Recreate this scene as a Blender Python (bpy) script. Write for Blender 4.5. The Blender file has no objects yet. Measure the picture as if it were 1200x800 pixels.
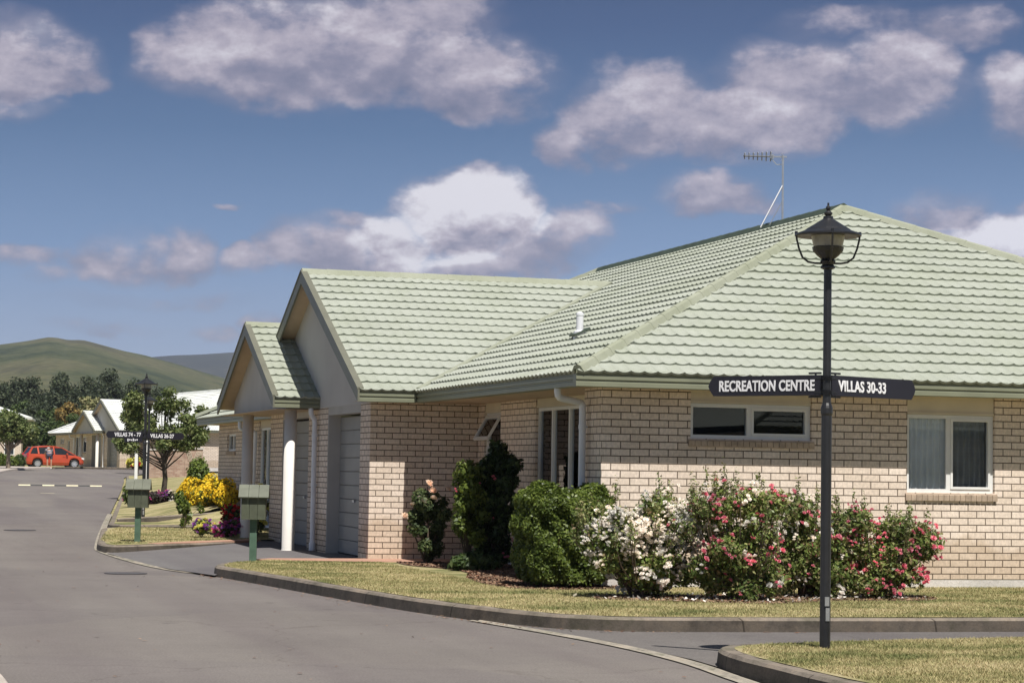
import bpy, bmesh, math, random
import numpy as np
from mathutils import Vector, Matrix
sc = bpy.context.scene
COL = sc.collection
rnd = random.Random(7)
R_ = math.radians

# ---------------------------------------------------------------- materials
def nmat(name):
    m = bpy.data.materials.new(name); m.use_nodes = True
    nt = m.node_tree; b = nt.nodes['Principled BSDF']
    return m, nt, b
def N(nt, t, **kw):
    n = nt.nodes.new(t)
    for k, v in kw.items(): setattr(n, k, v)
    return n
def ramp(nt, fac, stops):
    r = N(nt, 'ShaderNodeValToRGB')
    e = r.color_ramp.elements
    while len(e) < len(stops): e.new(.5)
    for el, (p, c) in zip(e, stops):
        el.position = p; el.color = (*c, 1) if len(c) == 3 else c
    nt.links.new(fac, r.inputs[0]); return r.outputs[0]
def noise(nt, vec, scale, detail=4, rough=.55):
    n = N(nt, 'ShaderNodeTexNoise'); n.inputs['Scale'].default_value = scale
    n.inputs['Detail'].default_value = detail; n.inputs['Roughness'].default_value = rough
    if vec is not None: nt.links.new(vec, n.inputs['Vector'])
    return n.outputs['Fac']
def mixc(nt, fac, a, b, mode='MIX'):
    m = N(nt, 'ShaderNodeMix', data_type='RGBA', blend_type=mode)
    for s, v in ((0, fac), (6, a), (7, b)):
        if isinstance(v, (int, float)): m.inputs[s].default_value = v
        elif isinstance(v, tuple): m.inputs[s].default_value = (*v, 1)
        else: nt.links.new(v, m.inputs[s])
    return m.outputs[2]
def bump(nt, b, h, strength=.3, dist=.01):
    n = N(nt, 'ShaderNodeBump'); n.inputs['Strength'].default_value = strength
    n.inputs['Distance'].default_value = dist
    nt.links.new(h, n.inputs['Height']); nt.links.new(n.outputs[0], b.inputs['Normal'])
def simple(name, col, rough=.6, var=.12, scale=6, metal=0, spec=.4, bmp=0.0, bscale=60):
    m, nt, b = nmat(name)
    tc = N(nt, 'ShaderNodeTexCoord').outputs['Object']
    f = noise(nt, tc, scale, 5)
    lo = tuple(max(0, c*(1-var)) for c in col); hi = tuple(min(1, c*(1+var)) for c in col)
    nt.links.new(ramp(nt, f, [(.3, lo), (.7, hi)]), b.inputs['Base Color'])
    b.inputs['Roughness'].default_value = rough; b.inputs['Metallic'].default_value = metal
    b.inputs['Specular IOR Level'].default_value = spec
    if bmp: bump(nt, b, noise(nt, tc, bscale, 3), bmp, .003)
    return m
def brick(name, c1, c2, mortar, warm=.0):
    m, nt, b = nmat(name)
    uv = N(nt, 'ShaderNodeUVMap').outputs[0]
    t = N(nt, 'ShaderNodeTexBrick'); nt.links.new(uv, t.inputs['Vector'])
    t.offset = .5; t.inputs['Scale'].default_value = 1
    t.inputs['Brick Width'].default_value = .24; t.inputs['Row Height'].default_value = .086
    t.inputs['Mortar Size'].default_value = .0065; t.inputs['Mortar Smooth'].default_value = .15
    t.inputs['Bias'].default_value = -.1
    t.inputs['Color1'].default_value = (*c1, 1); t.inputs['Color2'].default_value = (*c2, 1)
    t.inputs['Mortar'].default_value = (*mortar, 1)
    f = noise(nt, uv, 26, 5, .7); f2 = noise(nt, uv, 1.1, 4)
    st = N(nt, 'ShaderNodeMapping'); st.inputs['Scale'].default_value = (60, 9, 1); nt.links.new(uv, st.inputs[0])
    f3 = noise(nt, st.outputs[0], 1, 3)
    c = mixc(nt, 1.0, t.outputs['Color'], ramp(nt, f, [(.3, (.8, .8, .8)), (.7, (1.12, 1.12, 1.12))]), 'MULTIPLY')
    c = mixc(nt, 1.0, c, ramp(nt, f3, [(.3, (.88, .88, .88)), (.7, (1.06, 1.06, 1.06))]), 'MULTIPLY')
    c = mixc(nt, 1.0, c, ramp(nt, f2, [(.3, (.9, .88, .86)), (.7, (1.04, 1.04, 1.04))]), 'MULTIPLY')
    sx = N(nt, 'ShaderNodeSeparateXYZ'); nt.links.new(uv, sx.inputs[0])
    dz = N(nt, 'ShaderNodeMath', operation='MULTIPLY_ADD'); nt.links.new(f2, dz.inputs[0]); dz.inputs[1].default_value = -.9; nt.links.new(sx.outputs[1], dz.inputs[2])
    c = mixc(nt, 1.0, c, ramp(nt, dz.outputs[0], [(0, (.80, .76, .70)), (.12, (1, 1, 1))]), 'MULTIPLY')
    nt.links.new(c, b.inputs['Base Color']); b.inputs['Roughness'].default_value = .85
    b.inputs['Specular IOR Level'].default_value = .2
    inv = N(nt, 'ShaderNodeMath', operation='SUBTRACT'); inv.inputs[0].default_value = 1
    nt.links.new(t.outputs['Fac'], inv.inputs[1])
    ad = N(nt, 'ShaderNodeMath', operation='MULTIPLY_ADD'); nt.links.new(f, ad.inputs[0]); ad.inputs[1].default_value = .15
    nt.links.new(inv.outputs[0], ad.inputs[2])
    bump(nt, b, ad.outputs[0], .9, .008)
    return m
def leafmat(name, cols, trans=.25, rough=.5):
    m, nt, b = nmat(name)
    g = N(nt, 'ShaderNodeNewGeometry')
    n = len(cols)
    c = ramp(nt, g.outputs['Random Per Island'], [(i/(n-1) if n > 1 else 0, cc) for i, cc in enumerate(cols)])
    f = noise(nt, g.outputs['Position'], 2.3, 2)
    c = mixc(nt, 1.0, c, ramp(nt, f, [(.35, (.75, .78, .75)), (.65, (1.2, 1.18, 1.1))]), 'MULTIPLY')
    nt.links.new(c, b.inputs['Base Color']); b.inputs['Roughness'].default_value = rough
    b.inputs['Specular IOR Level'].default_value = .35
    tr = N(nt, 'ShaderNodeBsdfTranslucent'); nt.links.new(c, tr.inputs[0])
    mx = N(nt, 'ShaderNodeMixShader'); mx.inputs[0].default_value = trans
    nt.links.new(b.outputs[0], mx.inputs[1]); nt.links.new(tr.outputs[0], mx.inputs[2])
    nt.links.new(mx.outputs[0], nt.nodes['Material Output'].inputs[0])
    return m
def lawncol(nt, pos, dark=1.0):
    mp = N(nt, 'ShaderNodeMapping'); mp.inputs['Scale'].default_value = (.55, 1.0, 1); nt.links.new(pos, mp.inputs[0])
    f1 = noise(nt, mp.outputs[0], 1.3, 6, .7)
    c = ramp(nt, f1, [(.36, (.135*dark, .15*dark, .064*dark)), (.44, (.23*dark, .215*dark, .105*dark)), (.53, (.34*dark, .295*dark, .165*dark)), (.70, (.44*dark, .37*dark, .235*dark))])
    f2 = noise(nt, pos, 38, 4, .8)
    return mixc(nt, 1.0, c, ramp(nt, f2, [(.3, (.72, .74, .7)), (.7, (1.2, 1.2, 1.18))]), 'MULTIPLY'), f2
def lawnmat():
    m, nt, b = nmat('lawn_turf')
    pos = N(nt, 'ShaderNodeNewGeometry').outputs['Position']
    c, f = lawncol(nt, pos)
    nt.links.new(c, b.inputs['Base Color']); b.inputs['Roughness'].default_value = .95
    b.inputs['Specular IOR Level'].default_value = .05
    bump(nt, b, f, .8, .02); return m
def blademat():
    m, nt, b = nmat('grass_blade')
    g = N(nt, 'ShaderNodeNewGeometry')
    c, f = lawncol(nt, g.outputs['Position'], 1.12)
    c = mixc(nt, 1.0, c, ramp(nt, g.outputs['Random Per Island'], [(0, (.78, .88, .7)), (.5, (1.0, 1.0, .97)), (1, (1.22, 1.14, 1.12))]), 'MULTIPLY')
    nt.links.new(c, b.inputs['Base Color']); b.inputs['Roughness'].default_value = .8
    b.inputs['Specular IOR Level'].default_value = .1; return m
def asphalt(name, col, speck=.25):
    m, nt, b = nmat(name)
    pos = N(nt, 'ShaderNodeNewGeometry').outputs['Position']
    f = noise(nt, pos, .35, 5, .6); f2 = noise(nt, pos, 55, 4, .75); f3 = noise(nt, pos, 6, 4, .7)
    c = ramp(nt, f, [(.3, tuple(x*.90 for x in col)), (.7, tuple(x*1.09 for x in col))])
    c = mixc(nt, 1.0, c, ramp(nt, f2, [(.32, (1-speck,)*3), (.68, (1+speck,)*3)]), 'MULTIPLY')
    c = mixc(nt, 1.0, c, ramp(nt, f3, [(.3, (.94,)*3), (.7, (1.05,)*3)]), 'MULTIPLY')
    v = N(nt, 'ShaderNodeTexVoronoi'); v.inputs['Scale'].default_value = 1.4; nt.links.new(pos, v.inputs['Vector'])
    c = mixc(nt, 1.0, c, ramp(nt, v.outputs['Distance'], [(.015, (.35, .33, .3)), (.03, (1, 1, 1))]), 'MULTIPLY')
    # long faint dark wheel and patch seams
    mp = N(nt, 'ShaderNodeMapping'); mp.inputs['Rotation'].default_value = (0, 0, .25); mp.inputs['Scale'].default_value = (.9, .05, 1)
    nt.links.new(pos, mp.inputs[0]); f4 = noise(nt, mp.outputs[0], 1.0, 3)
    c = mixc(nt, 1.0, c, ramp(nt, f4, [(.35, (.9, .88, .9)), (.6, (1.04, 1.04, 1.03))]), 'MULTIPLY')
    # hairline cracks, patches and oil spots
    wv = N(nt, 'ShaderNodeTexNoise'); wv.inputs['Scale'].default_value = 1.7; wv.inputs['Detail'].default_value = 6; nt.links.new(pos, wv.inputs['Vector'])
    wm = N(nt, 'ShaderNodeVectorMath', operation='MULTIPLY_ADD'); nt.links.new(wv.outputs['Color'], wm.inputs[0]); wm.inputs[1].default_value = (.9, .9, 0); nt.links.new(pos, wm.inputs[2])
    vc = N(nt, 'ShaderNodeTexVoronoi', feature='DISTANCE_TO_EDGE'); vc.inputs['Scale'].default_value = .22; nt.links.new(wm.outputs[0], vc.inputs['Vector'])
    c = mixc(nt, 1.0, c, ramp(nt, vc.outputs['Distance'], [(.0015, (.8, .79, .78)), (.004, (1, 1, 1))]), 'MULTIPLY')
    vp = N(nt, 'ShaderNodeTexVoronoi'); vp.inputs['Scale'].default_value = .16; nt.links.new(wm.outputs[0], vp.inputs['Vector'])
    sp = N(nt, 'ShaderNodeSeparateXYZ'); nt.links.new(vp.outputs['Color'], sp.inputs[0])
    c = mixc(nt, 1.0, c, ramp(nt, sp.outputs[0], [(0, (.93, .92, .94)), (1, (1.06, 1.05, 1.03))]), 'MULTIPLY')
    f5 = noise(nt, pos, 2.6, 3, .5)
    c = mixc(nt, 1.0, c, ramp(nt, f5, [(.24, (.72, .71, .72)), (.32, (1, 1, 1))]), 'MULTIPLY')
    nt.links.new(c, b.inputs['Base Color']); b.inputs['Roughness'].default_value = .85
    b.inputs['Specular IOR Level'].default_value = .25
    bump(nt, b, f2, .5, .006); return m
def concrete(name, col, stain=.35):
    m, nt, b = nmat(name)
    pos = N(nt, 'ShaderNodeNewGeometry').outputs['Position']
    f = noise(nt, pos, 3.0, 7, .7); f2 = noise(nt, pos, 60, 3, .7)
    c = ramp(nt, f, [(.3, tuple(x*(1-stain) for x in col)), (.5, col), (.7, tuple(x*1.15 for x in col))])
    c = mixc(nt, 1.0, c, ramp(nt, f2, [(.3, (.8, .8, .78)), (.7, (1.12, 1.12, 1.12))]), 'MULTIPLY')
    if name.startswith('kerb') or name.startswith('channel'):
        sx = N(nt, 'ShaderNodeSeparateXYZ'); nt.links.new(pos, sx.inputs[0])
        ad = N(nt, 'ShaderNodeMath', operation='ADD'); nt.links.new(sx.outputs[0], ad.inputs[0]); nt.links.new(sx.outputs[1], ad.inputs[1])
        dv_ = N(nt, 'ShaderNodeMath', operation='MULTIPLY'); nt.links.new(ad.outputs[0], dv_.inputs[0]); dv_.inputs[1].default_value = 1/1.83
        fr_ = N(nt, 'ShaderNodeMath', operation='FRACT'); nt.links.new(dv_.outputs[0], fr_.inputs[0])
        c = mixc(nt, 1.0, c, ramp(nt, fr_.outputs[0], [(.007, (.3, .28, .25)), (.011, (1, 1, 1))]), 'MULTIPLY')
        f9 = noise(nt, pos, 1.3, 6, .8)
        c = mixc(nt, 1.0, c, ramp(nt, f9, [(.36, (.62, .66, .56)), (.5, (1, 1, 1)), (.66, (1.25, 1.2, 1.12))]), 'MULTIPLY')
    nt.links.new(c, b.inputs['Base Color']); b.inputs['Roughness'].default_value = .9
    bump(nt, b, f2, .5, .006); return m
def roofmat(name, col):
    m, nt, b = nmat(name)
    tc = N(nt, 'ShaderNodeTexCoord').outputs['Object']
    f = noise(nt, tc, 1.2, 6, .7); f2 = noise(nt, tc, 90, 3, .8); f3 = noise(nt, tc, 7, 4, .6)
    c = ramp(nt, f, [(.3, tuple(x*.93 for x in col)), (.7, tuple(x*1.05 for x in col))])
    c = mixc(nt, 1.0, c, ramp(nt, f2, [(.3, (.86,)*3), (.7, (1.1,)*3)]), 'MULTIPLY')
    c = mixc(nt, 1.0, c, ramp(nt, f3, [(.3, (.94, .95, .92)), (.7, (1.04,)*3)]), 'MULTIPLY')
    f4 = noise(nt, tc, .45, 5, .75)
    c = mixc(nt, 1.0, c, ramp(nt, f4, [(.38, (.90, .91, .86)), (.55, (1, 1, 1))]), 'MULTIPLY')
    nt.links.new(c, b.inputs['Base Color']); b.inputs['Roughness'].default_value = .75
    b.inputs['Specular IOR Level'].default_value = .35
    bump(nt, b, f2, .25, .004); return m
def glassmat():
    m, nt, b = nmat('window_glass'); nt.nodes.remove(b)
    t = N(nt, 'ShaderNodeBsdfTransparent'); t.inputs[0].default_value = (.92, .94, .94, 1)
    g = N(nt, 'ShaderNodeBsdfGlossy'); g.inputs['Roughness'].default_value = .01
    g.inputs[0].default_value = (.95, .97, 1, 1)
    fr = N(nt, 'ShaderNodeFresnel'); fr.inputs[0].default_value = 1.36
    mx = N(nt, 'ShaderNodeMixShader'); nt.links.new(fr.outputs[0], mx.inputs[0])
    nt.links.new(t.outputs[0], mx.inputs[1]); nt.links.new(g.outputs[0], mx.inputs[2])
    nt.links.new(mx.outputs[0], nt.nodes['Material Output'].inputs[0]); return m
def hillmat(name, stops, sc1, speck=None):
    m, nt, b = nmat(name)
    pos = N(nt, 'ShaderNodeNewGeometry').outputs['Position']
    mp = N(nt, 'ShaderNodeMapping'); mp.inputs['Scale'].default_value = (1, .45, 1.0); nt.links.new(pos, mp.inputs[0])
    c = ramp(nt, noise(nt, mp.outputs[0], sc1, 7, .65), stops)
    c = mixc(nt, 1.0, c, ramp(nt, noise(nt, pos, sc1*14, 4, .7), [(.35, (.5, .56, .52)), (.5, (.95, .96, .95)), (.66, (1.25, 1.2, 1.12))]), 'MULTIPLY')
    nt.links.new(c, b.inputs['Base Color']); b.inputs['Roughness'].default_value = 1
    b.inputs['Specular IOR Level'].default_value = 0; return m

M = {}
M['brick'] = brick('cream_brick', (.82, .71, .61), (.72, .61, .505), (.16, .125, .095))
M['brick2'] = brick('rose_brick', (.34, .22, .17), (.50, .38, .30), (.42, .36, .31))
M['sill'] = simple('sill_brick', (.42, .33, .25), .85, .25, 9, bmp=.4)
M['roof'] = roofmat('pale_green_tile', (.338, .358, .312))
M['roofw'] = roofmat('sheen_white_tile', (.62, .63, .63))  # white carries the grazing sheen and haze on the distant roof
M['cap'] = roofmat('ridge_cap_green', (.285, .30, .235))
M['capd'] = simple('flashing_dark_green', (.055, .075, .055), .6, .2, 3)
M['gutter'] = simple('gutter_green', (.20, .21, .145), .42, .1, 2.5, spec=.5)
M['barge'] = simple('barge_green', (.15, .15, .115), .45, .1, 3)
M['soffit'] = simple('soffit_beige', (.52, .40, .28), .8, .08, 3)
M['panel'] = simple('cream_panel', (.60, .54, .43), .7, .07, 3)
M['gable'] = simple('gable_cladding', (.50, .485, .465), .8, .06, 1.5, bmp=.15)
M['jamb'] = simple('jamb_paint', (.42, .40, .37), .65, .08, 2)
M['door'] = simple('garage_door_paint', (.27, .265, .25), .5, .07, 2, spec=.5)
M['white'] = simple('white_aluminium', (.74, .74, .72), .4, .04, 5, spec=.5)
M['pipe'] = simple('white_pvc', (.70, .71, .74), .35, .06, 4, spec=.5)
M['column'] = simple('column_paint', (.66, .63, .58), .65, .07, 3)
M['plinth'] = concrete('plinth_concrete', (.58, .55, .52), .15)
M['glass'] = glassmat()
M['curtain'] = simple('net_curtain', (.88, .88, .88), .9, .1, 3)
M['curtaind'] = simple('dark_drape', (.30, .31, .32), .9, .2, 3)
M['dark'] = simple('unlit_room_dark', (.035, .035, .04), .9, .2, 1)  # near-black colour stands in for the unlit room behind the panes
M['black'] = simple('black_enamel', (.016, .016, .018), .38, .25, 8, spec=.6, bmp=.1)
M['sign'] = simple('sign_navy', (.015, .014, .022), .45, .1, 4, spec=.5)
M['letter'] = simple('sign_white', (.82, .82, .84), .5, .03, 5)
M['lampglass'] = simple('lamp_diffuser', (.30, .29, .27), .25, .35, 10, spec=.6)
M['metal'] = simple('galvanised', (.50, .51, .53), .35, .1, 10, metal=.7)
M['mail'] = simple('mailbox_green', (.075, .085, .055), .7, .18, 9, bmp=.2)
M['mailr'] = simple('mailbox_roof', (.13, .138, .105), .7, .15, 7, bmp=.2)
M['post'] = simple('post_green', (.07, .125, .085), .65, .2, 9, bmp=.2)
M['lawn'] = lawnmat(); M['blade'] = blademat()
M['road'] = asphalt('road_asphalt', (.158, .144, .134), .30)
M['road2'] = asphalt('side_road_asphalt', (.126, .117, .112), .3)
M['drive'] = asphalt('driveway_asphalt', (.135, .13, .13), .25)
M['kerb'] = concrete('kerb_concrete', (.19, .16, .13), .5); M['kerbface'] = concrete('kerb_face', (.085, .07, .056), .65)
M['channel'] = concrete('channel_concrete', (.30, .27, .225), .45)
M['path'] = concrete('red_path', (.40, .23, .165), .12)
M['footpath'] = concrete('footpath_concrete', (.42, .37, .33), .12)
M['edge'] = concrete('edge_strip', (.62, .60, .56), .1)
M['bark'] = simple('garden_bark', (.12, .068, .045), .95, .6, 40, bmp=1.0, bscale=45)
M['chip'] = leafmat('bark_chip', [(.22, .10, .06), (.10, .055, .04), (.34, .22, .15), (.07, .045, .035)], 0, .9)
M['wood'] = simple('stem_wood', (.085, .062, .042), .9, .35, 12, bmp=.6)
M['trunk'] = simple('tree_bark', (.06, .048, .038), .95, .35, 9, bmp=.8)
M['trunkp'] = simple('pale_bark', (.20, .16, .12), .95, .25, 9, bmp=.6)
M['iron'] = simple('manhole_iron', (.075, .07, .072), .6, .2, 12)
M['yline'] = simple('hump_yellow', (.60, .55, .38), .7, .12, 8)
M['hblack'] = simple('hump_black', (.05, .05, .05), .7, .2, 8)
M['red'] = simple('car_red', (.46, .07, .03), .25, .03, 2, spec=.6)
M['cglass'] = simple('car_glass', (.015, .018, .02), .08, .1, 2, spec=.8)
M['rubber'] = simple('tyre_rubber', (.02, .02, .02), .85, .1, 9)
M['rim'] = simple('alloy_rim', (.62, .63, .65), .3, .05, 5, metal=.5)
M['tail'] = simple('tail_light', (.45, .02, .04), .15, .1, 5)
M['skin'] = simple('skin', (.48, .29, .21), .6, .05, 5)
M['shirt'] = simple('lilac_grey_shirt', (.30, .28, .32), .9, .1, 12)
M['shorts'] = simple('dark_shorts', (.06, .06, .09), .9, .1, 12)
M['socks'] = simple('pale_trousers', (.33, .31, .32), .9, .1, 12)
M['hair'] = simple('grey_hair', (.35, .33, .31), .9, .1, 20)

# ---------------------------------------------------------------- mesh builder
class MB:
    def __init__(s): s.v = []; s.f = []; s.mi = []; s.m = 0
    def add(s, vs, fs):
        b = len(s.v); s.v += [tuple(p) for p in vs]; s.f += [tuple(i+b for i in f) for f in fs]; s.mi += [s.m]*len(fs)
        return s
    def box(s, x0, x1, y0, y1, z0, z1):
        if x0 > x1: x0, x1 = x1, x0
        if y0 > y1: y0, y1 = y1, y0
        if z0 > z1: z0, z1 = z1, z0
        vs = [(x, y, z) for z in (z0, z1) for y in (y0, y1) for x in (x0, x1)]
        return s.add(vs, [(0, 2, 3, 1), (4, 5, 7, 6), (0, 1, 5, 4), (2, 6, 7, 3), (0, 4, 6, 2), (1, 3, 7, 5)])
    def quad(s, *p): return s.add(p, [tuple(range(len(p)))])
    def obox(s, c, ax, ay, az):     # oriented box, half vectors
        c = Vector(c); ax, ay, az = Vector(ax), Vector(ay), Vector(az)
        vs = [c+i*ax+j*ay+k*az for k in (-1, 1) for j in (-1, 1) for i in (-1, 1)]
        return s.add(vs, [(0, 2, 3, 1), (4, 5, 7, 6), (0, 1, 5, 4), (2, 6, 7, 3), (0, 4, 6, 2), (1, 3, 7, 5)])
    def beam(s, a, b, w, h, up=(0, 0, 1)):
        a, b = Vector(a), Vector(b); d = (b-a); l = d.length; d.normalize()
        side = d.cross(Vector(up)); side.normalize(); u = side.cross(d)
        return s.obox((a+b)/2, d*l/2, side*w/2, u*h/2)
    def tube(s, pts, rs, n=8, cap=True):
        pts = [Vector(p) for p in pts]
        if isinstance(rs, (int, float)): rs = [rs]*len(pts)
        vs = []; ref = None
        for i, p in enumerate(pts):
            d = (pts[min(i+1, len(pts)-1)]-pts[max(i-1, 0)]).normalized()
            if ref is None:
                ref = Vector((1, 0, 0)) if abs(d.x) < .8 else Vector((0, 1, 0))
            a = d.cross(ref).normalized(); b = a.cross(d); ref = b if False else ref
            for k in range(n):
                t = 2*math.pi*k/n; vs.append(p+(a*math.cos(t)+b*math.sin(t))*rs[i])
        fs = [(i*n+k, i*n+(k+1) % n, (i+1)*n+(k+1) % n, (i+1)*n+k) for i in range(len(pts)-1) for k in range(n)]
        if cap: fs += [tuple(range(n-1, -1, -1)), tuple((len(pts)-1)*n+k for k in range(n))]
        return s.add(vs, fs)
    def lathe(s, c, prof, n=16, phase=0.):
        cx, cy, cz = c; vs = []
        for r, z in prof:
            for k in range(n):
                t = 2*math.pi*k/n+phase; vs.append((cx+r*math.cos(t), cy+r*math.sin(t), cz+z))
        m = len(prof)
        fs = [(i*n+k, i*n+(k+1) % n, (i+1)*n+(k+1) % n, (i+1)*n+k) for i in range(m-1) for k in range(n)]
        fs += [tuple(range(n-1, -1, -1)), tuple((m-1)*n+k for k in range(n))]
        return s.add(vs, fs)
    def prism(s, poly, fn0, fn1):   # poly of 2D pts extruded between two mapping functions
        n = len(poly); vs = [fn0(*p) for p in poly]+[fn1(*p) for p in poly]
        fs = [(i, (i+1) % n, n+(i+1) % n, n+i) for i in range(n)]+[tuple(range(n-1, -1, -1)), tuple(range(n, 2*n))]
        return s.add(vs, fs)
    def build(s, name, mats, parent=None, org=(0, 0, 0), smooth=False, uv=True, recalc=True):
        me = bpy.data.meshes.new(name)
        o3 = Vector(org)
        me.from_pydata([tuple(Vector(p)-o3) for p in s.v], [], s.f)
        if recalc:
            bm = bmesh.new(); bm.from_mesh(me); bmesh.ops.recalc_face_normals(bm, faces=bm.faces); bm.to_mesh(me); bm.free()
        if not isinstance(mats, (list, tuple)): mats = [mats]
        for m in mats: me.materials.append(m)
        if len(mats) > 1: me.polygons.foreach_set('material_index', s.mi)
        if smooth: me.polygons.foreach_set('use_smooth', [True]*len(me.polygons))
        if uv:
            l = me.uv_layers.new(name='UVMap')
            for p in me.polygons:
                nx, ny, nz = map(abs, p.normal)
                for li in p.loop_indices:
                    c = me.vertices[me.loops[li].vertex_index].co
                    if nz > max(nx, ny): l.data[li].uv = (c.x, c.y)
                    elif nx > ny: l.data[li].uv = (c.y+.06, c.z)
                    else: l.data[li].uv = (c.x, c.z)
        o = bpy.data.objects.new(name, me); COL.objects.link(o)
        if parent: o.parent = parent
        return o
def npmesh(name, V, F, mat, parent=None, loc=None, smooth=False):
    """fast mesh from numpy verts (n,3) and faces (m,k)"""
    me = bpy.data.meshes.new(name); n, k = F.shape
    me.vertices.add(len(V)); me.vertices.foreach_set('co', V.astype(np.float32).ravel())
    me.loops.add(n*k); me.loops.foreach_set('vertex_index', F.astype(np.int32).ravel())
    me.polygons.add(n); me.polygons.foreach_set('loop_start', np.arange(n, dtype=np.int32)*k)
    me.polygons.foreach_set('loop_total', np.full(n, k, np.int32))
    me.update(calc_edges=True)
    for m_ in (mat if isinstance(mat, list) else [mat]): me.materials.append(m_)
    o = bpy.data.objects.new(name, me); COL.objects.link(o)
    if smooth: me.polygons.foreach_set('use_smooth', [True]*n)
    if parent: o.parent = parent
    if loc: o.location = loc
    return o
def thing(name, label, cat, loc=(0, 0, 0), rz=0, group=None):
    o = bpy.data.objects.new(name, None); COL.objects.link(o); o.empty_display_size = .2
    o.location = loc; o.rotation_euler = (0, 0, rz); return tag(o, label, cat, group)
def tag(o, label, cat, group=None, kind=None):
    o['label'] = label; o['category'] = cat
    if group: o['group'] = group
    if kind: o['kind'] = kind
    return o
def struct(o): o['kind'] = 'structure'; return o
def kids(o, table={}):
    return [c for c in bpy.data.objects if c.parent == o]
def dup(o, parent=None, label=None, group=None, loc=None, rz=None):
    c = o.copy(); COL.objects.link(c); c.parent = parent
    for ch in kids(o): dup(ch, c)
    if label: c['label'] = label
    if group: c['group'] = group
    if loc: c.location = loc
    if rz is not None: c.rotation_euler = (0, 0, rz)
    return c
def tree_of(o):
    out = [o]
    for c in kids(o): out += tree_of(c)
    return out

# ---------------------------------------------------------------- ground heights
def interp(x, pts):
    if x <= pts[0][0]: return pts[0][1]
    for (a, b), (c, d) in zip(pts, pts[1:]):
        if x <= c: return b+(d-b)*(x-a)/(c-a)
    return pts[-1][1]
GR = [(36, 0), (49, .11), (60, .20), (82, .42), (105, .64), (125, .95), (140, 1.20), (165, 1.28), (400, 1.25)]
def g(x, y): return interp(y, GR)
LH = [(36, .13), (42, .17), (47.2, .23), (48.8, .42), (49.1, .60), (52, .66), (56, .69), (64, .73), (82, .78), (105, .92), (125, 1.12), (140, 1.30), (165, 1.36)]
def gl(x, y):                          # lawns beside the road: rise towards the villas
    lo = g(x, y)+.13
    t = min(1, max(0, (x-interp(y, [(48, 6.3), (60, 7.4), (90, 11.5), (130, 17)]))/1.6))
    return lo+(max(lo, interp(y, LH))-lo)*t
def gdrive(x, y): return g(x, y)+.012+min(1, max(0, (x-4.2)/2.4))*.095

def sheet(name, poly, zf, mat, step=1.5, skirt=.0):
    bm = bmesh.new(); vs = [bm.verts.new((x, y, 0)) for x, y in poly]; bm.faces.new(vs)
    ys = [p[1] for p in poly]; xs = [p[0] for p in poly]
    for ax, lo, hi in ((1, min(ys), max(ys)), (0, min(xs), max(xs))):
        k = max(1, int((hi-lo)/step)); k = min(k, 120)
        for i in range(1, k):
            co = [0, 0, 0]; no = [0, 0, 0]; co[ax] = lo+(hi-lo)*i/k; no[ax] = 1
            bmesh.ops.bisect_plane(bm, geom=bm.verts[:]+bm.edges[:]+bm.faces[:], plane_co=co, plane_no=no)
    for v in bm.verts: v.co.z = zf(v.co.x, v.co.y)
    if skirt:
        be = [e for e in bm.edges if e.is_boundary]
        r = bmesh.ops.extrude_edge_only(bm, edges=be)
        for v in r['geom']:
            if isinstance(v, bmesh.types.BMVert): v.co.z -= skirt
    bmesh.ops.recalc_face_normals(bm, faces=bm.faces)
    me = bpy.data.meshes.new(name); bm.to_mesh(me); bm.free(); me.materials.append(mat)
    o = bpy.data.objects.new(name, me); COL.objects.link(o); return struct(o)
def smoothline(pts, n=8):               # Catmull-Rom
    out = []
    P = [pts[0]]+list(pts)+[pts[-1]]
    for i in range(1, len(P)-2):
        p0, p1, p2, p3 = [np.array(q, float) for q in P[i-1:i+3]]
        for k in range(n):
            t = k/n
            out.append(tuple(.5*((2*p1)+(-p0+p2)*t+(2*p0-5*p1+4*p2-p3)*t*t+(-p0+3*p1-3*p2+p3)*t**3)))
    out.append(tuple(pts[-1])); return out
def strip(name, line, w, zb, zt, mat, side=1, bev=.025, joint=0):
    """a kerb along line: inner side offset by w to the given side, from zb(x,y) up to zt(x,y)"""
    n = len(line); prof = []
    for i in range(n):
        a = np.array(line[max(0, i-1)]); b = np.array(line[min(n-1, i+1)]); d = b-a; d = d/np.linalg.norm(d)
        prof.append(np.array([-d[1], d[0]])*side)
    vs = []; fs = []
    for i, (x, y) in enumerate(line):
        nx, ny = prof[i]; z0 = zb(x, y); z1 = zt(x, y); j = rnd.uniform(-.004, .004)
        for q, z in ((0-.012, z0-.06), (-.012, z0), (0, z1-bev), (bev, z1+j), (w, z1+j), (w, z0-.06)):
            vs.append((x+nx*q, y+ny*q, z))
    k = 6
    for i in range(n-1):
        for q in range(k-1): fs.append((i*k+q, i*k+q+1, (i+1)*k+q+1, (i+1)*k+q))
    fs += [tuple(range(k)), tuple((n-1)*k+q for q in range(k-1, -1, -1))]
    mb = MB().add(vs, fs)
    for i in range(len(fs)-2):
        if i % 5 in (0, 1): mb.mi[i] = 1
    return struct(mb.build(name, [mat, M['kerbface'] if mat is M['kerb'] else mat]))

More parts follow.
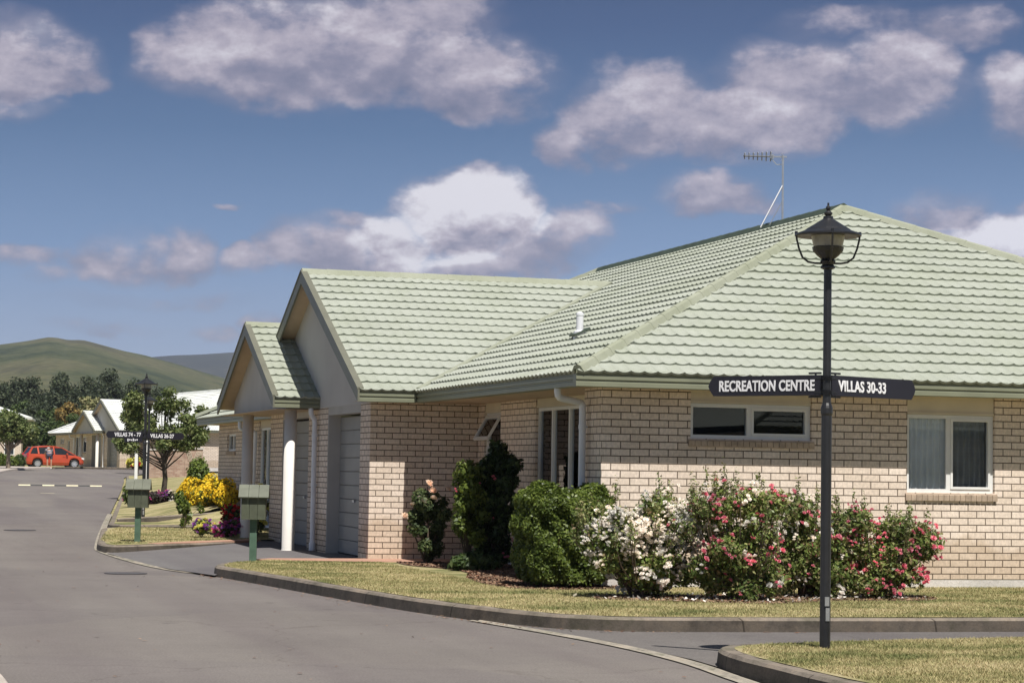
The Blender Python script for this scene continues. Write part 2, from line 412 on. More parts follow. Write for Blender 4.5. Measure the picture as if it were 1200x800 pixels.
# ---------------------------------------------------------------- terrain, road, lawns
base = sheet('ground', [(-400, -60), (500, -60), (500, 700), (-400, 700)], lambda x, y: g(x, y)-.05, M['lawn'], 12)
right_edge = smoothline([(6.0, -20), (6.1, 8), (6.1, 14.0), (6.12, 14.8), (6.29, 16.45), (6.25, 18.4), (5.89, 21.1), (5.31, 24.7), (5.05, 27), (4.66, 29.9), (4.3, 31.6), (4.12, 33.5), (4.03, 36.2), (4.0, 38.2), (4.28, 41), (4.67, 44.4), (5.1, 48), (5.76, 53.5), (7.7, 69.3), (10.0, 88), (12.4, 108), (14.3, 122), (18.5, 135), (26, 142.5), (40, 148)], 5)
left_edge = smoothline([(.3, -20), (.7, 8), (.95, 14.5), (.4, 19), (-1.6, 30), (-2.2, 40), (-1.2, 52), (1.2, 72), (4.2, 98), (6.9, 119), (9.0, 133), (11.5, 139.5)], 5)
far_end = [(14, 146), (26, 151), (40, 155)]
sheet('road', right_edge+far_end[::-1]+left_edge[::-1], g, M['road'], 1.6)
sheet('side_road', [(6.3, 14.8), (6.42, 16.6), (6.36, 18.4), (6.0, 21.0), (6.6, 22), (45, 21), (45, 14.8)], lambda x, y: .006, M['road2'], 3)
drive_poly = [(4.63, 29.6), (4.33, 31.6), (4.18, 33.5), (4.08, 36.2), (4.02, 37.2), (4.6, 38.3), (7.4, 41.2), (7.75, 41.2), (7.75, 32.3), (5.8, 32.4), (5.0, 30.6)]
sheet('driveway', drive_poly, gdrive, M['drive'], .8)
sheet('driveway', [(4.85, 45.3), (5.1, 47.6), (9.5, 47.6), (9.5, 45.3)], lambda x, y: g(x, y)+.02, M['drive'], 1)
# road channel strips across the mouths
def chan(name, line, zf, w=.26):
    vs = []; fs = []; n = len(line)
    for i, (x, y) in enumerate(line):
        a = np.array(line[max(0, i-1)]); b = np.array(line[min(n-1, i+1)]); d = (b-a)/np.linalg.norm(b-a); nx, ny = -d[1], d[0]
        for q, z in ((-w/2, .010), (-w/4, .014), (-.01, .002), (.01, .002), (w/4, .014), (w/2, .010)): vs.append((x+nx*q, y+ny*q, zf(x, y)+z))
    for i in range(n-1):
        for q in range(5): fs.append((i*6+q, i*6+q+1, (i+1)*6+q+1, (i+1)*6+q))
    return struct(MB().add(vs, fs).build(name, M['channel'], recalc=False))
sub = lambda lo, hi: [p for p in right_edge if lo <= p[1] <= hi]
chan('channel', sub(13.5, 21.4), g, .15)
chan('channel', [(x+.03, y) for x, y in sub(29.4, 38.3)], g, .15)
chan('channel', [(x-.0, y) for x, y in sub(38.1, 60)], g, .13)
# island on the right with the street lamp
isl_front = smoothline([(6.5, 10), (6.24, 13.2), (6.26, 14.6), (6.28, 15.2), (6.36, 15.8), (6.52, 16.25), (6.85, 16.5), (7.4, 16.66), (9, 16.95), (14, 17.4), (40, 17.6)], 5)
lawn_z = lambda x, y: gl(x, y)
ISL = [p for p in isl_front]+[(40, 8), (7, 8)]
def inset(line, d, side): 
    out = []; n = len(line)
    for i in range(n):
        a = np.array(line[max(0, i-1)]); b = np.array(line[min(n-1, i+1)]); e = (b-a)/np.linalg.norm(b-a); out.append((line[i][0]-e[1]*d*side, line[i][1]+e[0]*d*side))
    return out
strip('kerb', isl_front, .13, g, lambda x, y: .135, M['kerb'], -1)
isl_lawn = inset(isl_front, .125, -1)+[(40, 8), (7, 8)]
sheet('lawn', isl_lawn, lambda x, y: .138, M['lawn'], 2)
# lawn in front of the villa
l2_front = smoothline([(5.75, 32.05), (5.1, 31.3), (4.80, 30.5), (4.70, 29.9), (4.80, 29.0), (5.05, 27), (5.31, 24.7), (5.59, 22.6), (5.93, 21.15), (6.15, 20.45), (6.52, 19.85), (7.43, 19.5), (10.87, 19.3), (20, 19.15), (45, 19.1)], 5)
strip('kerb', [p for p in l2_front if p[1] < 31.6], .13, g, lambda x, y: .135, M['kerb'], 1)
l2_lawn = inset(l2_front, .125, 1)+[(45, 24.9), (9.3, 24.9), (9.3, 31.9), (5.9, 31.9)]
sheet('lawn', l2_lawn, lambda x, y: .138, M['lawn'], 2)
sheet('garden_path', [(5.55, 32.03), (7.0, 31.45), (8.55, 31.3), (8.9, 32.5), (7.3, 32.5), (5.9, 32.45)], lambda x, y: .146, M['path'], 2, .1)
# lawns beyond the driveway
l3 = smoothline([(7.1, 40.0), (6.0, 38.75), (5.0, 37.9), (4.3, 37.35), (4.03, 37.5), (3.99, 38.4), (4.28, 41), (4.67, 44.4), (4.8, 45.2), (5.1, 45.7), (6.1, 45.9), (9, 45.9)], 5)
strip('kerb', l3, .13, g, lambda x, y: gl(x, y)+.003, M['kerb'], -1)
sheet('lawn', inset(l3, .125, -1)+[(9.2, 45.9), (9.2, 40)], lambda x, y: gl(x, y)+.006, M['lawn'], 1.5)
sheet('garden_path', [(4.95, 37.98), (6.05, 38.85), (7.0, 39.8), (7.0, 40.2), (5.6, 39.0), (4.8, 38.1)], lambda x, y: gl(x, y)+.012, M['path'], 1, .1)
l4 = smoothline([(9, 47.2), (5.8, 47.2), (5.3, 47.4), (5.2, 48.0), (5.35, 49.1)], 4)
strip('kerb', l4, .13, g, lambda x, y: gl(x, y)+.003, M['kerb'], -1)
sheet('lawn', inset(l4, .125, -1)+[(9, 49.0)], lambda x, y: gl(x, y)+.006, M['lawn'], .8)
strip('kerb', [(9, 48.95), (7, 48.95), (5.5, 48.95)], .12, lambda x, y: gl(x, y)-.02, lambda x, y: gl(x, y)+.08, M['kerb'], -1)
l5 = [p for p in right_edge if 49.0 < p[1] < 118]
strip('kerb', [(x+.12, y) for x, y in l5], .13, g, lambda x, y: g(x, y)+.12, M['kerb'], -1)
sheet('lawn', [(x+.24, y) for x, y in l5]+[(30, 119), (30, 49.0)], lambda x, y: gl(x, y)-.004, M['lawn'], 1.2)
# far side: footpath and kerb on the left, lawn round the end villa
fl = [p for p in left_edge if p[1] > 96]
strip('kerb', fl, .14, g, lambda x, y: g(x, y)+.13, M['footpath'], 1)
sheet('footpath', [(x-.1, y) for x, y in fl]+[(9.0, 141.0), (5.0, 136), (2, 120), (-1, 100)], lambda x, y: g(x, y)+.125, M['footpath'], 2)
sheet('lawn', [(-60, 90), (-1, 100), (2, 120), (5.0, 136), (9, 141), (14, 146.2), (26, 151.2), (60, 156), (60, 300), (-60, 300)], lambda x, y: g(x, y)+.09, M['lawn'], 6)
strip('kerb', [(11.8, 140.2), (14, 146), (26, 151), (40, 155)], .14, g, lambda x, y: g(x, y)+.13, M['kerb'], 1)
nl = [p for p in left_edge if -5 < p[1] < 60]
strip('kerb', nl, .14, g, lambda x, y: g(x, y)+.13, M['footpath'], 1)
sheet('lawn', [(x-.13, y) for x, y in nl]+[(-30, 60), (-30, -5)], lambda x, y: g(x, y)+.135, M['lawn'], 4)
for x, y, r in ((3.57, 30.6, .29), (3.3, 47.2, .33), (5.0, 24.9, .0)):
    if r:
        o = MB().lathe((x, y, g(x, y)+.004), [(r, 0), (r, .006), (r*.88, .008), (r*.86, .004), (r*.5, .005)], 28).build('manhole_cover', M['iron'])
        tag(o, 'dark round iron manhole cover set in the road before the driveway mouth' if y < 40 else 'dark round iron manhole cover further up the road at left edge', 'manhole cover', 'manhole covers in the road')
# speed hump with black and yellow blocks
hr = thing('speed_hump', 'low rubber speed hump with alternating black and pale yellow blocks across the road', 'speed hump', (8.38, 96.5, g(0, 96.5)), -.02)
for i in range(7):
    x0 = -1.75+i*.5
    pr = [(-.16, 0), (-.09, .045), (.09, .045), (.16, 0)]
    MB().prism(pr, lambda a, z, x0=x0: (x0, a, z+.004), lambda a, z, x0=x0: (x0+.497, a, z+.004)).build('block', M['yline'] if i % 2 == 0 else M['hblack'], hr)
struct(MB().box(6.45, 6.95, 82.2, 82.35, g(0, 82)+.004, g(0, 82)+.01).build('painted_mark', M['yline']))

# ---------------------------------------------------------------- hills
def hill(name, pts, y0, yc, y1, mat, rough, seed, nx=260, ny=60):
    rs = np.random.RandomState(seed)
    xs = np.linspace(pts[0][0], pts[-1][0], nx); h = np.interp(xs, [p[0] for p in pts], [p[1] for p in pts])
    kern = np.ones(5)/5; h = .6*h+.4*np.convolve(np.pad(h, 2, 'edge'), kern, 'valid')
    ph = rs.rand(24)*6.28
    V = []
    for j in range(ny):
        t = j/(ny-1); tc = .66
        prof = math.sin(min(1, t/tc)*math.pi/2)**.9 if t < tc else math.cos((t-tc)/(1-tc)*math.pi/2)
        y = y0+(yc-y0)*t/tc if t < tc else yc+(y1-yc)*(t-tc)/(1-tc)
        for i, x in enumerate(xs):
            gul = sum(math.sin(x*(.0045*(k+1))*1900/yc+y*.003*(k % 3-1)+ph[k])/(k+1)**.8 for k in range(14))*.8
            amp = prof*(1-prof**6)
            e_ = min(1.0, y/yc)
            V.append((x*y/yc, y+gul*12, 1.1+h[i]*prof*e_*.985+gul*rough*amp*h[i]*.7))
    V = np.array(V); F = np.array([(j*nx+i, j*nx+i+1, (j+1)*nx+i+1, (j+1)*nx+i) for j in range(ny-1) for i in range(nx-1)])
    o = npmesh(name, V, F, mat, smooth=True); return struct(o)
M['hill'] = hillmat('hill_pasture', [(.36, (.028, .040, .022)), (.46, (.058, .068, .034)), (.56, (.094, .092, .050)), (.68, (.058, .058, .038))], .009)
M['hill2'] = hillmat('far_hill_forest', [(.40, (.010, .016, .020)), (.52, (.018, .024, .022)), (.66, (.085, .07, .052))], .004)
# px (x, y) -> angle tables, distances chosen so that the heights are real
def ang(px): return math.tan(.2863+math.atan((px-600)/2597.))
def hillpts(tab, Y):
    out = []
    for px, py in tab:
        hz = 552.9+.0162*(px-600); d = Y*math.cos(.2863)+ang(px)*Y*math.sin(.2863)
        out.append((ang(px)*Y, max(2, (hz-py)/2597.*d+.3)))
    return out
t1 = [(-700, 470), (-400, 430), (-200, 418), (-60, 410), (0, 402), (30, 398), (55, 393), (66, 394), (78, 397), (95, 396), (120, 403), (145, 410), (165, 414), (200, 424), (240, 436), (280, 447), (340, 462), (420, 480), (520, 500), (700, 520)]
hill('hill', hillpts(t1, 1900), 650, 1900, 2700, M['hill'], .10, 3)
t2 = [(-700, 470), (-100, 440), (100, 430), (150, 420), (180, 416), (205, 414), (235, 413), (262, 411), (277, 410), (300, 413), (340, 420), (420, 440), (520, 455), (700, 470), (1100, 500)]
hill('hill', hillpts(t2, 4300), 2800, 4300, 5200, M['hill2'], .08, 5)

# ================================================================ VILLA
ORG = (8.41, 24.77, .13)
TP = .4619; o_ = .479
ZT, ZB = 2.657, 2.467
villa = thing('brick_villa', 'large cream brick villa with pale green tiled roof in front of the rose bushes', 'house', ORG)
def vb(mb, name, mat, parent=None, **kw): return mb.build(name, mat, parent or villa, ORG, **kw)

def slope(mb, E0, eU, H, run, lf, rf, P=.165, row=.316, ns=8):
    """tiled roof slope. E0 eave point, eU along the eave, H horizontal up-slope dir, run = horizontal run; lf/rf(h)= u limits at horizontal run h"""
    E0, eU, H = Vector(E0)-Vector((0, 0, .03)), Vector(eU), Vector(H); eV = (H+Vector((0, 0, TP))).normalized(); n = eU.cross(eV)
    if n.z < 0: n = -n
    L = run*math.sqrt(1+TP*TP); ch = 1/math.sqrt(1+TP*TP); rows = int(math.ceil(L/row))
    um = min(lf(0), lf(run)); ux = max(rf(0), rf(run)); du = P/ns
    us = [um+i*du for i in range(int((ux-um)/du)+2)]
    for r in range(rows):
        v0 = r*row; v1 = min(L, v0+row)
        levels = ((v0-.014, -.006), (v0-.017, .023), (v1, .002))
        idx = []
        base = len(mb.v); cols = []
        l0, r0 = lf(v0*ch), rf(v0*ch); l1, r1 = lf(v1*ch), rf(v1*ch)
        lo, hi = min(l0, l1), max(r0, r1)
        cu = [u for u in us if lo-du < u < hi+du]
        off = (r % 2)*P*.0
        for u in cu:
            w = .023*(1-abs(math.sin(math.pi*(u+off)/P))**.8)+.003*math.sin(u*1.7+r*2.1)+rnd.uniform(-.0008, .0008)
            for k, (v, h) in enumerate(levels):
                a, b = (l0, r0) if k < 2 else (l1, r1)
                uu = min(max(u, a), b)
                p = E0+eU*uu+eV*v+n*(h+(w if k < 2 else w*.35)); mb.v.append(tuple(p))
            cols.append(u)
        for i in range(len(cu)-1):
            b = base+i*3
            if min(max(cu[i], l0), r0) != min(max(cu[i+1], l0), r0):
                mb.f.append((b, b+3, b+4, b+1)); mb.mi.append(0)
            if min(max(cu[i], l0), r0) != min(max(cu[i+1], l0), r0) or min(max(cu[i], l1), r1) != min(max(cu[i+1], l1), r1):
                mb.f.append((b+1, b+4, b+5, b+2)); mb.mi.append(0)
    return mb
def capline(mb, a, b, w=.17, h=.05, seg=.4):
    a, b = Vector(a), Vector(b); d = b-a; L = d.length; d.normalize(); k = max(1, int(L/seg))
    side = d.cross(Vector((0, 0, 1))).normalized(); up = side.cross(d)
    for i in range(k):
        p = a+d*(L*i/k); q = a+d*(L*(i+1)/k+.02)
        for s_ in (1,):
            A = [(-w/2, -.045+.006), (-w/4, h*.6+.006), (0, h+.006), (w/4, h*.6+.006), (w/2, -.045+.006)]
            B = [(-w/2, -.045), (-w/4, h*.6), (0, h), (w/4, h*.6), (w/2, -.045)]
            vs = [p+side*x+up*z for x, z in A]+[q+side*x+up*z for x, z in B]
            mb.add(vs, [(j, j+1, 6+j, 5+j) for j in range(4)]+[(0, 4, 3, 2, 1), (5, 6, 7, 8, 9)])
    return mb
def gutter(a, b, out, m0=0, m1=0, zt=ZT, parent=None):
    """gutter + fascia along a->b (2D), profile outward 'out' (2D unit); m0,m1 = mitre extension per outward metre"""
    a, b, out = Vector((*a, 0)), Vector((*b, 0)), Vector((*out, 0)); d = (b-a).normalized()
    pr = [(0, 0), (0, -.04), (-.014, -.047), (-.014, -.062), (.0, -.070), (.0, -.105), (-.016, -.112), (-.016, -.128), (-.004, -.136), (-.004, -.185), (-.02, -.192), (-.11, -.192), (-.11, -.03), (-.02, -.03), (-.015, 0)]
    f0 = lambda x, z: a+out*x-d*(m0*x)*-1*-1+Vector((0, 0, zt+z))
    f1 = lambda x, z: b+out*x+d*(m1*x)+Vector((0, 0, zt+z))
    return MB().prism(pr, f0, f1)

# --- brick walls with openings -------------------------------------------------
def wallgrid(mb, axis, plane, a0, a1, z0, z1, holes, facing, depth=.11, thick=.11):
    """axis 'x': wall runs along x at y=plane facing -y (facing=-1). holes=[(a,b,z0,z1)]. faces + reveals"""
    A = sorted({a0, a1, *[h[0] for h in holes], *[h[1] for h in holes]}); Z = sorted({z0, z1, *[h[2] for h in holes], *[h[3] for h in holes]})
    A = [a for a in A if a0 <= a <= a1]; Z = [z for z in Z if z0 <= z <= z1]
    def pt(a, z, d=0): return (a, plane-facing*d, z) if axis == 'x' else (plane-facing*d, a, z)
    for i in range(len(A)-1):
        for j in range(len(Z)-1):
            ca, cz = (A[i]+A[i+1])/2, (Z[j]+Z[j+1])/2
            if any(h[0] < ca < h[1] and h[2] < cz < h[3] for h in holes): continue
            mb.quad(pt(A[i], Z[j]), pt(A[i+1], Z[j]), pt(A[i+1], Z[j+1]), pt(A[i], Z[j+1]))
    for h in holes:
        for a in h[:2]: mb.quad(pt(a, h[2]), pt(a, h[3]), pt(a, h[3], depth), pt(a, h[2], depth))
        for z in h[2:]:
            if z0 < z < z1: mb.quad(pt(h[0], z), pt(h[1], z), pt(h[1], z, depth), pt(h[0], z, depth))
    return mb
Yw, Yg, Xg = 24.77, 32.39, 7.35
ZS = 2.497      # soffit level
S = MB(); wallgrid(S, 'x', Yw, 8.41, 20.3, .24, ZS, [(9.53, 11.10, 1.905, ZS), (12.375, 13.575, 1.30, ZS), (16.2, 17.8, 1.1, ZS)], -1)
wallgrid(S, 'y', 8.41, Yw, 25.42, .20, ZS, [], -1); S.quad((8.41, 25.42, .2), (9.03, 25.42, .2), (9.03, 25.42, ZS), (8.41, 25.42, ZS))
wallgrid(S, 'y', 20.3, Yw, 34, .20, ZS, [], 1)
vb(S, 'wall', M['brick'], recalc=False)
W = MB(); wallgrid(W, 'y', 9.03, 25.42, Yg, .20, ZS, [(26.5, 29.45, .55, ZS), (31.2, 32.08, 1.2, ZS)], -1); vb(W, 'wall', M['brick'], recalc=False)
G_ = MB(); wallgrid(G_, 'x', Yg, Xg, 9.03, .10, ZS, [], -1)
wallgrid(G_, 'y', Xg, Yg, 40.7, .10, ZS, [(33.07, 35.5, .05, 2.47), (37.1, 39.5, .05, 2.47)], -1, .2)
vb(G_, 'wall', M['brick'], recalc=False)
U2 = MB(); U2.quad((Xg, 40.7, .1), (8.41, 40.7, .1), (8.41, 40.7, ZS), (Xg, 40.7, ZS))
wallgrid(U2, 'y', 8.41, 40.7, 53.6, .1, ZS, [(44.9, 45.9, 1.2, ZS), (46.55, 47.95, .2, ZS), (49.55, 50.15, 1.25, 2.1), (51.1, 52.3, 1.85, 2.25)], -1)
wallgrid(U2, 'x', 53.6, 8.41, 18, .1, ZS, [], 1)
vb(U2, 'wall', M['brick'], recalc=False)
P_ = MB().box(8.43, 20.28, Yw+.006, Yw+.3, -.1, .24).box(8.43, 8.7, Yw+.02, 25.4, -.1, .2).box(9.05, 9.3, 25.44, 32.37, -.1, .2)
vb(P_, 'plinth', M['plinth'])

# --- windows ------------------------------------------------------------------
def window(axis, plane, a0, a1, z0, z1, muls, curtain='net', sill=True, panel=ZS, rec=.075, awn=None):
    fr = MB(); w = .045; y0, y1 = plane+rec-.035, plane+rec+.03
    def bx(mb, p, q, r, s, d0=y0, d1=y1):
        return mb.box(p, q, d0, d1, r, s) if axis == 'x' else mb.box(d0, d1, p, q, r, s)
    bx(fr, a0+.004, a1-.004, z0, z0+w); bx(fr, a0+.004, a1-.004, z1-w, z1); bx(fr, a0+.004, a0+w, z0+w, z1-w); bx(fr, a1-w, a1-.004, z0+w, z1-w)
    edges = [a0+w]+sum([[m-.028, m+.028] for m in muls], [])+[a1-w]
    for m in muls: bx(fr, m-.028, m+.028, z0+w, z1-w)
    for i in range(0, len(edges), 2):    # inner sash line
        e0, e1 = edges[i], edges[i+1]
        if i == len(edges)-2 and len(muls) and axis == 'x':
            for q in ((e0, e0+.03, z0+w, z1-w), (e1-.03, e1, z0+w, z1-w), (e0+.03, e1-.03, z0+w, z0+w+.03), (e0+.03, e1-.03, z1-w-.03, z1-w)): bx(fr, *q, y0-.012, y1-.01)
    f = vb(fr, 'window', M['white'])
    gl_ = MB()
    for i in range(0, len(edges), 2): bx(gl_, edges[i], edges[i+1], z0+w, z1-w, plane+rec-.003, plane+rec+.003)
    vb(gl_, 'pane', M['glass'], f)
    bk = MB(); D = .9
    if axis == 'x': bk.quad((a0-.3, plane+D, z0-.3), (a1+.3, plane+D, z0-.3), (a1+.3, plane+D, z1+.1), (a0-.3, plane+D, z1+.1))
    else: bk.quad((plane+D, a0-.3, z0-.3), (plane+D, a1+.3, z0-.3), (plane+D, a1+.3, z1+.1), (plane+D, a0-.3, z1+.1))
    # dark box closing the sides, its colour stands for room shade
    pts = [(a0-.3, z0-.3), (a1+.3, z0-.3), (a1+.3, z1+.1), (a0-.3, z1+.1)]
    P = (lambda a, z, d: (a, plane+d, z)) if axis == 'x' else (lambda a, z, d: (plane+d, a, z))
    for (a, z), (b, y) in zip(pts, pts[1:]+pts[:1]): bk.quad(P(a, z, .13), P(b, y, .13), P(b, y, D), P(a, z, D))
    vb(bk, 'unlit_room_box', M['dark'], f, recalc=False)
    if curtain:
        for i in range(0, len(edges), 2):
            if curtain[i//2] == '-': continue
            c = MB(); e0, e1 = edges[i]-.02, edges[i+1]+.02; n = int((e1-e0)/.008); zs = [z0+.01, z0+.15, (z0+z1)/2, z1-.02]
            ph = rnd.random()*6; dd = plane+.115+(0 if curtain[i//2] == 'n' else .06)
            for a in range(n+1):
                u = e0+(e1-e0)*a/n
                for k, z in enumerate(zs):
                    fold = .034*math.sin(u*80+ph+.9*math.sin(u*11+ph))+.010*math.sin(u*41+k*.5)
                    c.v.append(P(u, z, dd-plane+fold*(1.1-.25*k)))
            for a in range(n):
                for k in range(3): q = a*4+k; c.f.append((q, q+4, q+5, q+1)); c.mi.append(0)
            vb(c, 'curtain', M['curtain'] if curtain[i//2] == 'n' else M['curtaind'], f, smooth=True, recalc=False)
    if sill:
        s = MB(); n = max(1, round((a1-a0+.06)/.0762)); a = a0-.03; st = (a1-a0+.06)/n
        for i in range(n):
            if axis == 'x': s.add([(a+.004, plane-.028, z0-.1), (a+st-.004, plane-.028, z0-.1), (a+st-.004, plane+.05, z0-.02), (a+.004, plane+.05, z0-.02), (a+.004, plane-.032, z0-.03), (a+st-.004, plane-.032, z0-.03), (a+st-.004, plane+.05, z0-.003), (a+.004, plane+.05, z0-.003)], [(0, 1, 5, 4), (4, 5, 6, 7), (1, 2, 6, 5), (0, 4, 7, 3), (0, 3, 2, 1)])
            else: s.box(plane-.03, plane+.05, a+.004, a+st-.004, z0-.095, z0-.004)
            a += st
        bx(s, a0-.026, a1+.026, z0-.09, z0-.012, plane-.02, plane+.045)
        vb(s, 'sill', M['sill'], f)
    if panel:
        p = MB(); bx(p, a0+.006, a1-.006, z1+.002, panel, plane+.02, plane+.06)
        bx(p, a0+.006, a1-.006, z1+.002, z1+.03, plane+.008, plane+.06); vb(p, 'panel', M['panel'], f)
    return f
window('x', Yw, 9.53, 11.10, 1.905, 2.325, [10.295], '--')
window('x', Yw, 12.375, 13.575, 1.30, 2.257, [12.955], 'nd')
window('x', Yw, 16.2, 17.8, 1.1, 2.257, [17.0], 'nn')
window('y', 9.03, 26.5, 29.45, .55, 2.36, [27.3, 28.05, 28.8], '-nnd', True)
fw = window('y', 9.03, 31.2, 32.08, 1.2, 2.34, [], '-', False)
aw = MB()                                  # opened awning sash and transom
aw.box(9.06, 9.135, 31.24, 32.04, 1.86, 1.91)
top = Vector((9.06, 0, 2.30)); dn = Vector((-math.sin(R_(30)), 0, -math.cos(R_(30)))); nn = Vector((-dn.z, 0, dn.x))
for (y0, y1, s0, s1) in ((31.25, 31.30, 0, .42), (31.98, 32.03, 0, .42), (31.30, 31.98, 0, .05), (31.30, 31.98, .37, .42)):
    c = top+dn*((s0+s1)/2)+Vector((0, (y0+y1)/2, 0)); aw.obox(c, dn*((s1-s0)/2), (0, (y1-y0)/2, 0), nn*.016)
aws = vb(aw, 'open_sash', M['white'], fw)
vb(MB().obox(top+dn*.21+Vector((0, 31.64, 0)), dn*.165, (0, .35, 0), nn*.003), 'pane', M['glass'], fw)
window('y', 8.41, 44.9, 45.9, 1.2, 2.3, [], 'd')
window('y', 8.41, 46.55, 47.95, .2, 2.33, [47.2], 'nn', False)
window('y', 8.41, 49.55, 50.15, 1.25, 2.1, [], 'd', True, None)
window('y', 8.41, 51.1, 52.3, 1.85, 2.25, [51.7], 'dd', True, None)

# --- garage doors ---------------------------------------------------------------
for y0, y1 in ((33.07, 35.5), (37.1, 39.5)):
    d = MB(); n = 10; h = (2.31-.12)/n
    for i in range(n):
        z = .12+i*h
        d.add([(7.55, y0+.02, z+.012), (7.55, y1-.02, z+.012), (7.565, y1-.02, z), (7.565, y0+.02, z), (7.55, y0+.02, z+h-.008), (7.55, y1-.02, z+h-.008), (7.565, y1-.02, z+h), (7.565, y0+.02, z+h)], [(3, 2, 1, 0), (0, 1, 5, 4), (4, 5, 6, 7)])
    gd = vb(d, 'garage_door', M['door'], recalc=False)
    j = MB().box(7.352, 7.56, y1-.035, y1-.003, .1, 2.34).box(7.45, 7.56, y0+.003, y0+.03, .1, 2.34).box(7.352, 7.56, y0+.003, y1-.003, 2.34, 2.47)
    vb(j, 'door_frame', M['jamb'], gd)
    vb(MB().box(7.52, 7.55, (y0+y1)/2-.07, (y0+y1)/2+.07, .95, .99), 'handle', M['metal'], gd)

# --- roofs ----------------------------------------------------------------------
EX0, EX1, EY0 = 8.41-o_, 20.35, Yw-o_
A_ = 6.21; RX = EX0+A_; RYa = EY0+A_; RYb = 41.9; RZ = ZT+A_*TP
EYn = RYb+A_                                   # far eave of the main hip
rt = MB()
slope(rt, (EX0, EY0, ZT), (1, 0, 0), (0, 1, 0), A_, lambda h: h, lambda h: (EX1-EX0)-h)
roofS = vb(rt, 'roof', M['roof'], uv=False, recalc=False)
rt = MB()
slope(rt, (EX0, EY0, ZT), (0, 1, 0), (1, 0, 0), A_, lambda h: h, lambda h: min(EYn-EY0-h, 99))
roofW = vb(rt, 'roof', M['roof'], uv=False, recalc=False)
rt = MB().quad((EX1, EY0, ZT), (EX1, EYn, ZT), (RX, RYb, RZ), (RX, RYa, RZ)).quad((EX0, EYn, ZT), (EX1, EYn, ZT), (RX, RYb, RZ))
roofE = vb(rt, 'roof', M['roof'], uv=False)
for a_, b_ in (((EX0+.02, EY0+.02, ZT+.012), (RX, RYa, RZ+.005)), ((EX1, EY0, ZT+.012), (RX, RYa, RZ+.005)), ((RX, RYb, RZ+.005), (EX0, EYn, ZT+.012))):
    vb(capline(MB(), a_, b_), 'hip_cap', M['cap'], roofS)
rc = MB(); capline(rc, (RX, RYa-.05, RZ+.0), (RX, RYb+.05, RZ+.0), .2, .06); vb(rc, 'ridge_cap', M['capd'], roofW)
# second unit roof (beyond)
EX2 = 17.93; A2 = 5.0; Yn2 = 54.1; RZ2 = ZT+A2*TP; RX2 = EX0+A2
rt = MB(); slope(rt, (EX0, 40.9, ZT), (0, 1, 0), (1, 0, 0), A2, lambda h: 0, lambda h: (Yn2-40.9)-h)
r2 = vb(rt, 'roof', M['roof'], uv=False, recalc=False)
rt = MB().quad((EX0, Yn2, ZT), (EX2, Yn2, ZT), (RX2, Yn2-A2, RZ2)).quad((EX2, 40.9, ZT), (EX2, Yn2, ZT), (RX2, Yn2-A2, RZ2), (RX2, 40.9, RZ2))
vb(rt, 'roof', M['roof'], uv=False)
cp = MB(); capline(cp, (EX0, Yn2, ZT+.05), (RX2, Yn2-A2, RZ2+.05)); capline(cp, (RX2, Yn2-A2, RZ2+.05), (RX2, 41, RZ2+.05)); vb(cp, 'hip_cap', M['cap'], r2)
# garage gable roof
GY0 = Yg-o_; HG = 4.58; GYR = GY0+HG; GZ = ZT+HG*TP; GX0 = 7.07
rt = MB(); slope(rt, (GX0, GY0, ZT), (1, 0, 0), (0, 1, 0), HG, lambda h: 0, lambda h: (EX0-GX0)+h+.02)
rg = vb(rt, 'roof', M['roof'], uv=False, recalc=False)
rt = MB(); slope(rt, (GX0, GY0+2*HG, ZT), (1, 0, 0), (0, -1, 0), HG, lambda h: 0, lambda h: (EX0-GX0)+h, ns=4)
vb(rt, 'roof', M['roof'], uv=False, recalc=False)
cp = MB(); capline(cp, (GX0-.02, GYR, GZ-.02), (EX0+HG, GYR, GZ-.02), .2, .06); vb(cp, 'ridge_cap', M['cap'], rg)
vl = MB(); a = Vector((EX0+.05, GY0+.03, ZT+.015)); b = Vector((EX0+HG, GYR, GZ+.01))
vl.beam(a, b, .10, .05); vb(vl, 'valley_flashing', M['cap'], rg)
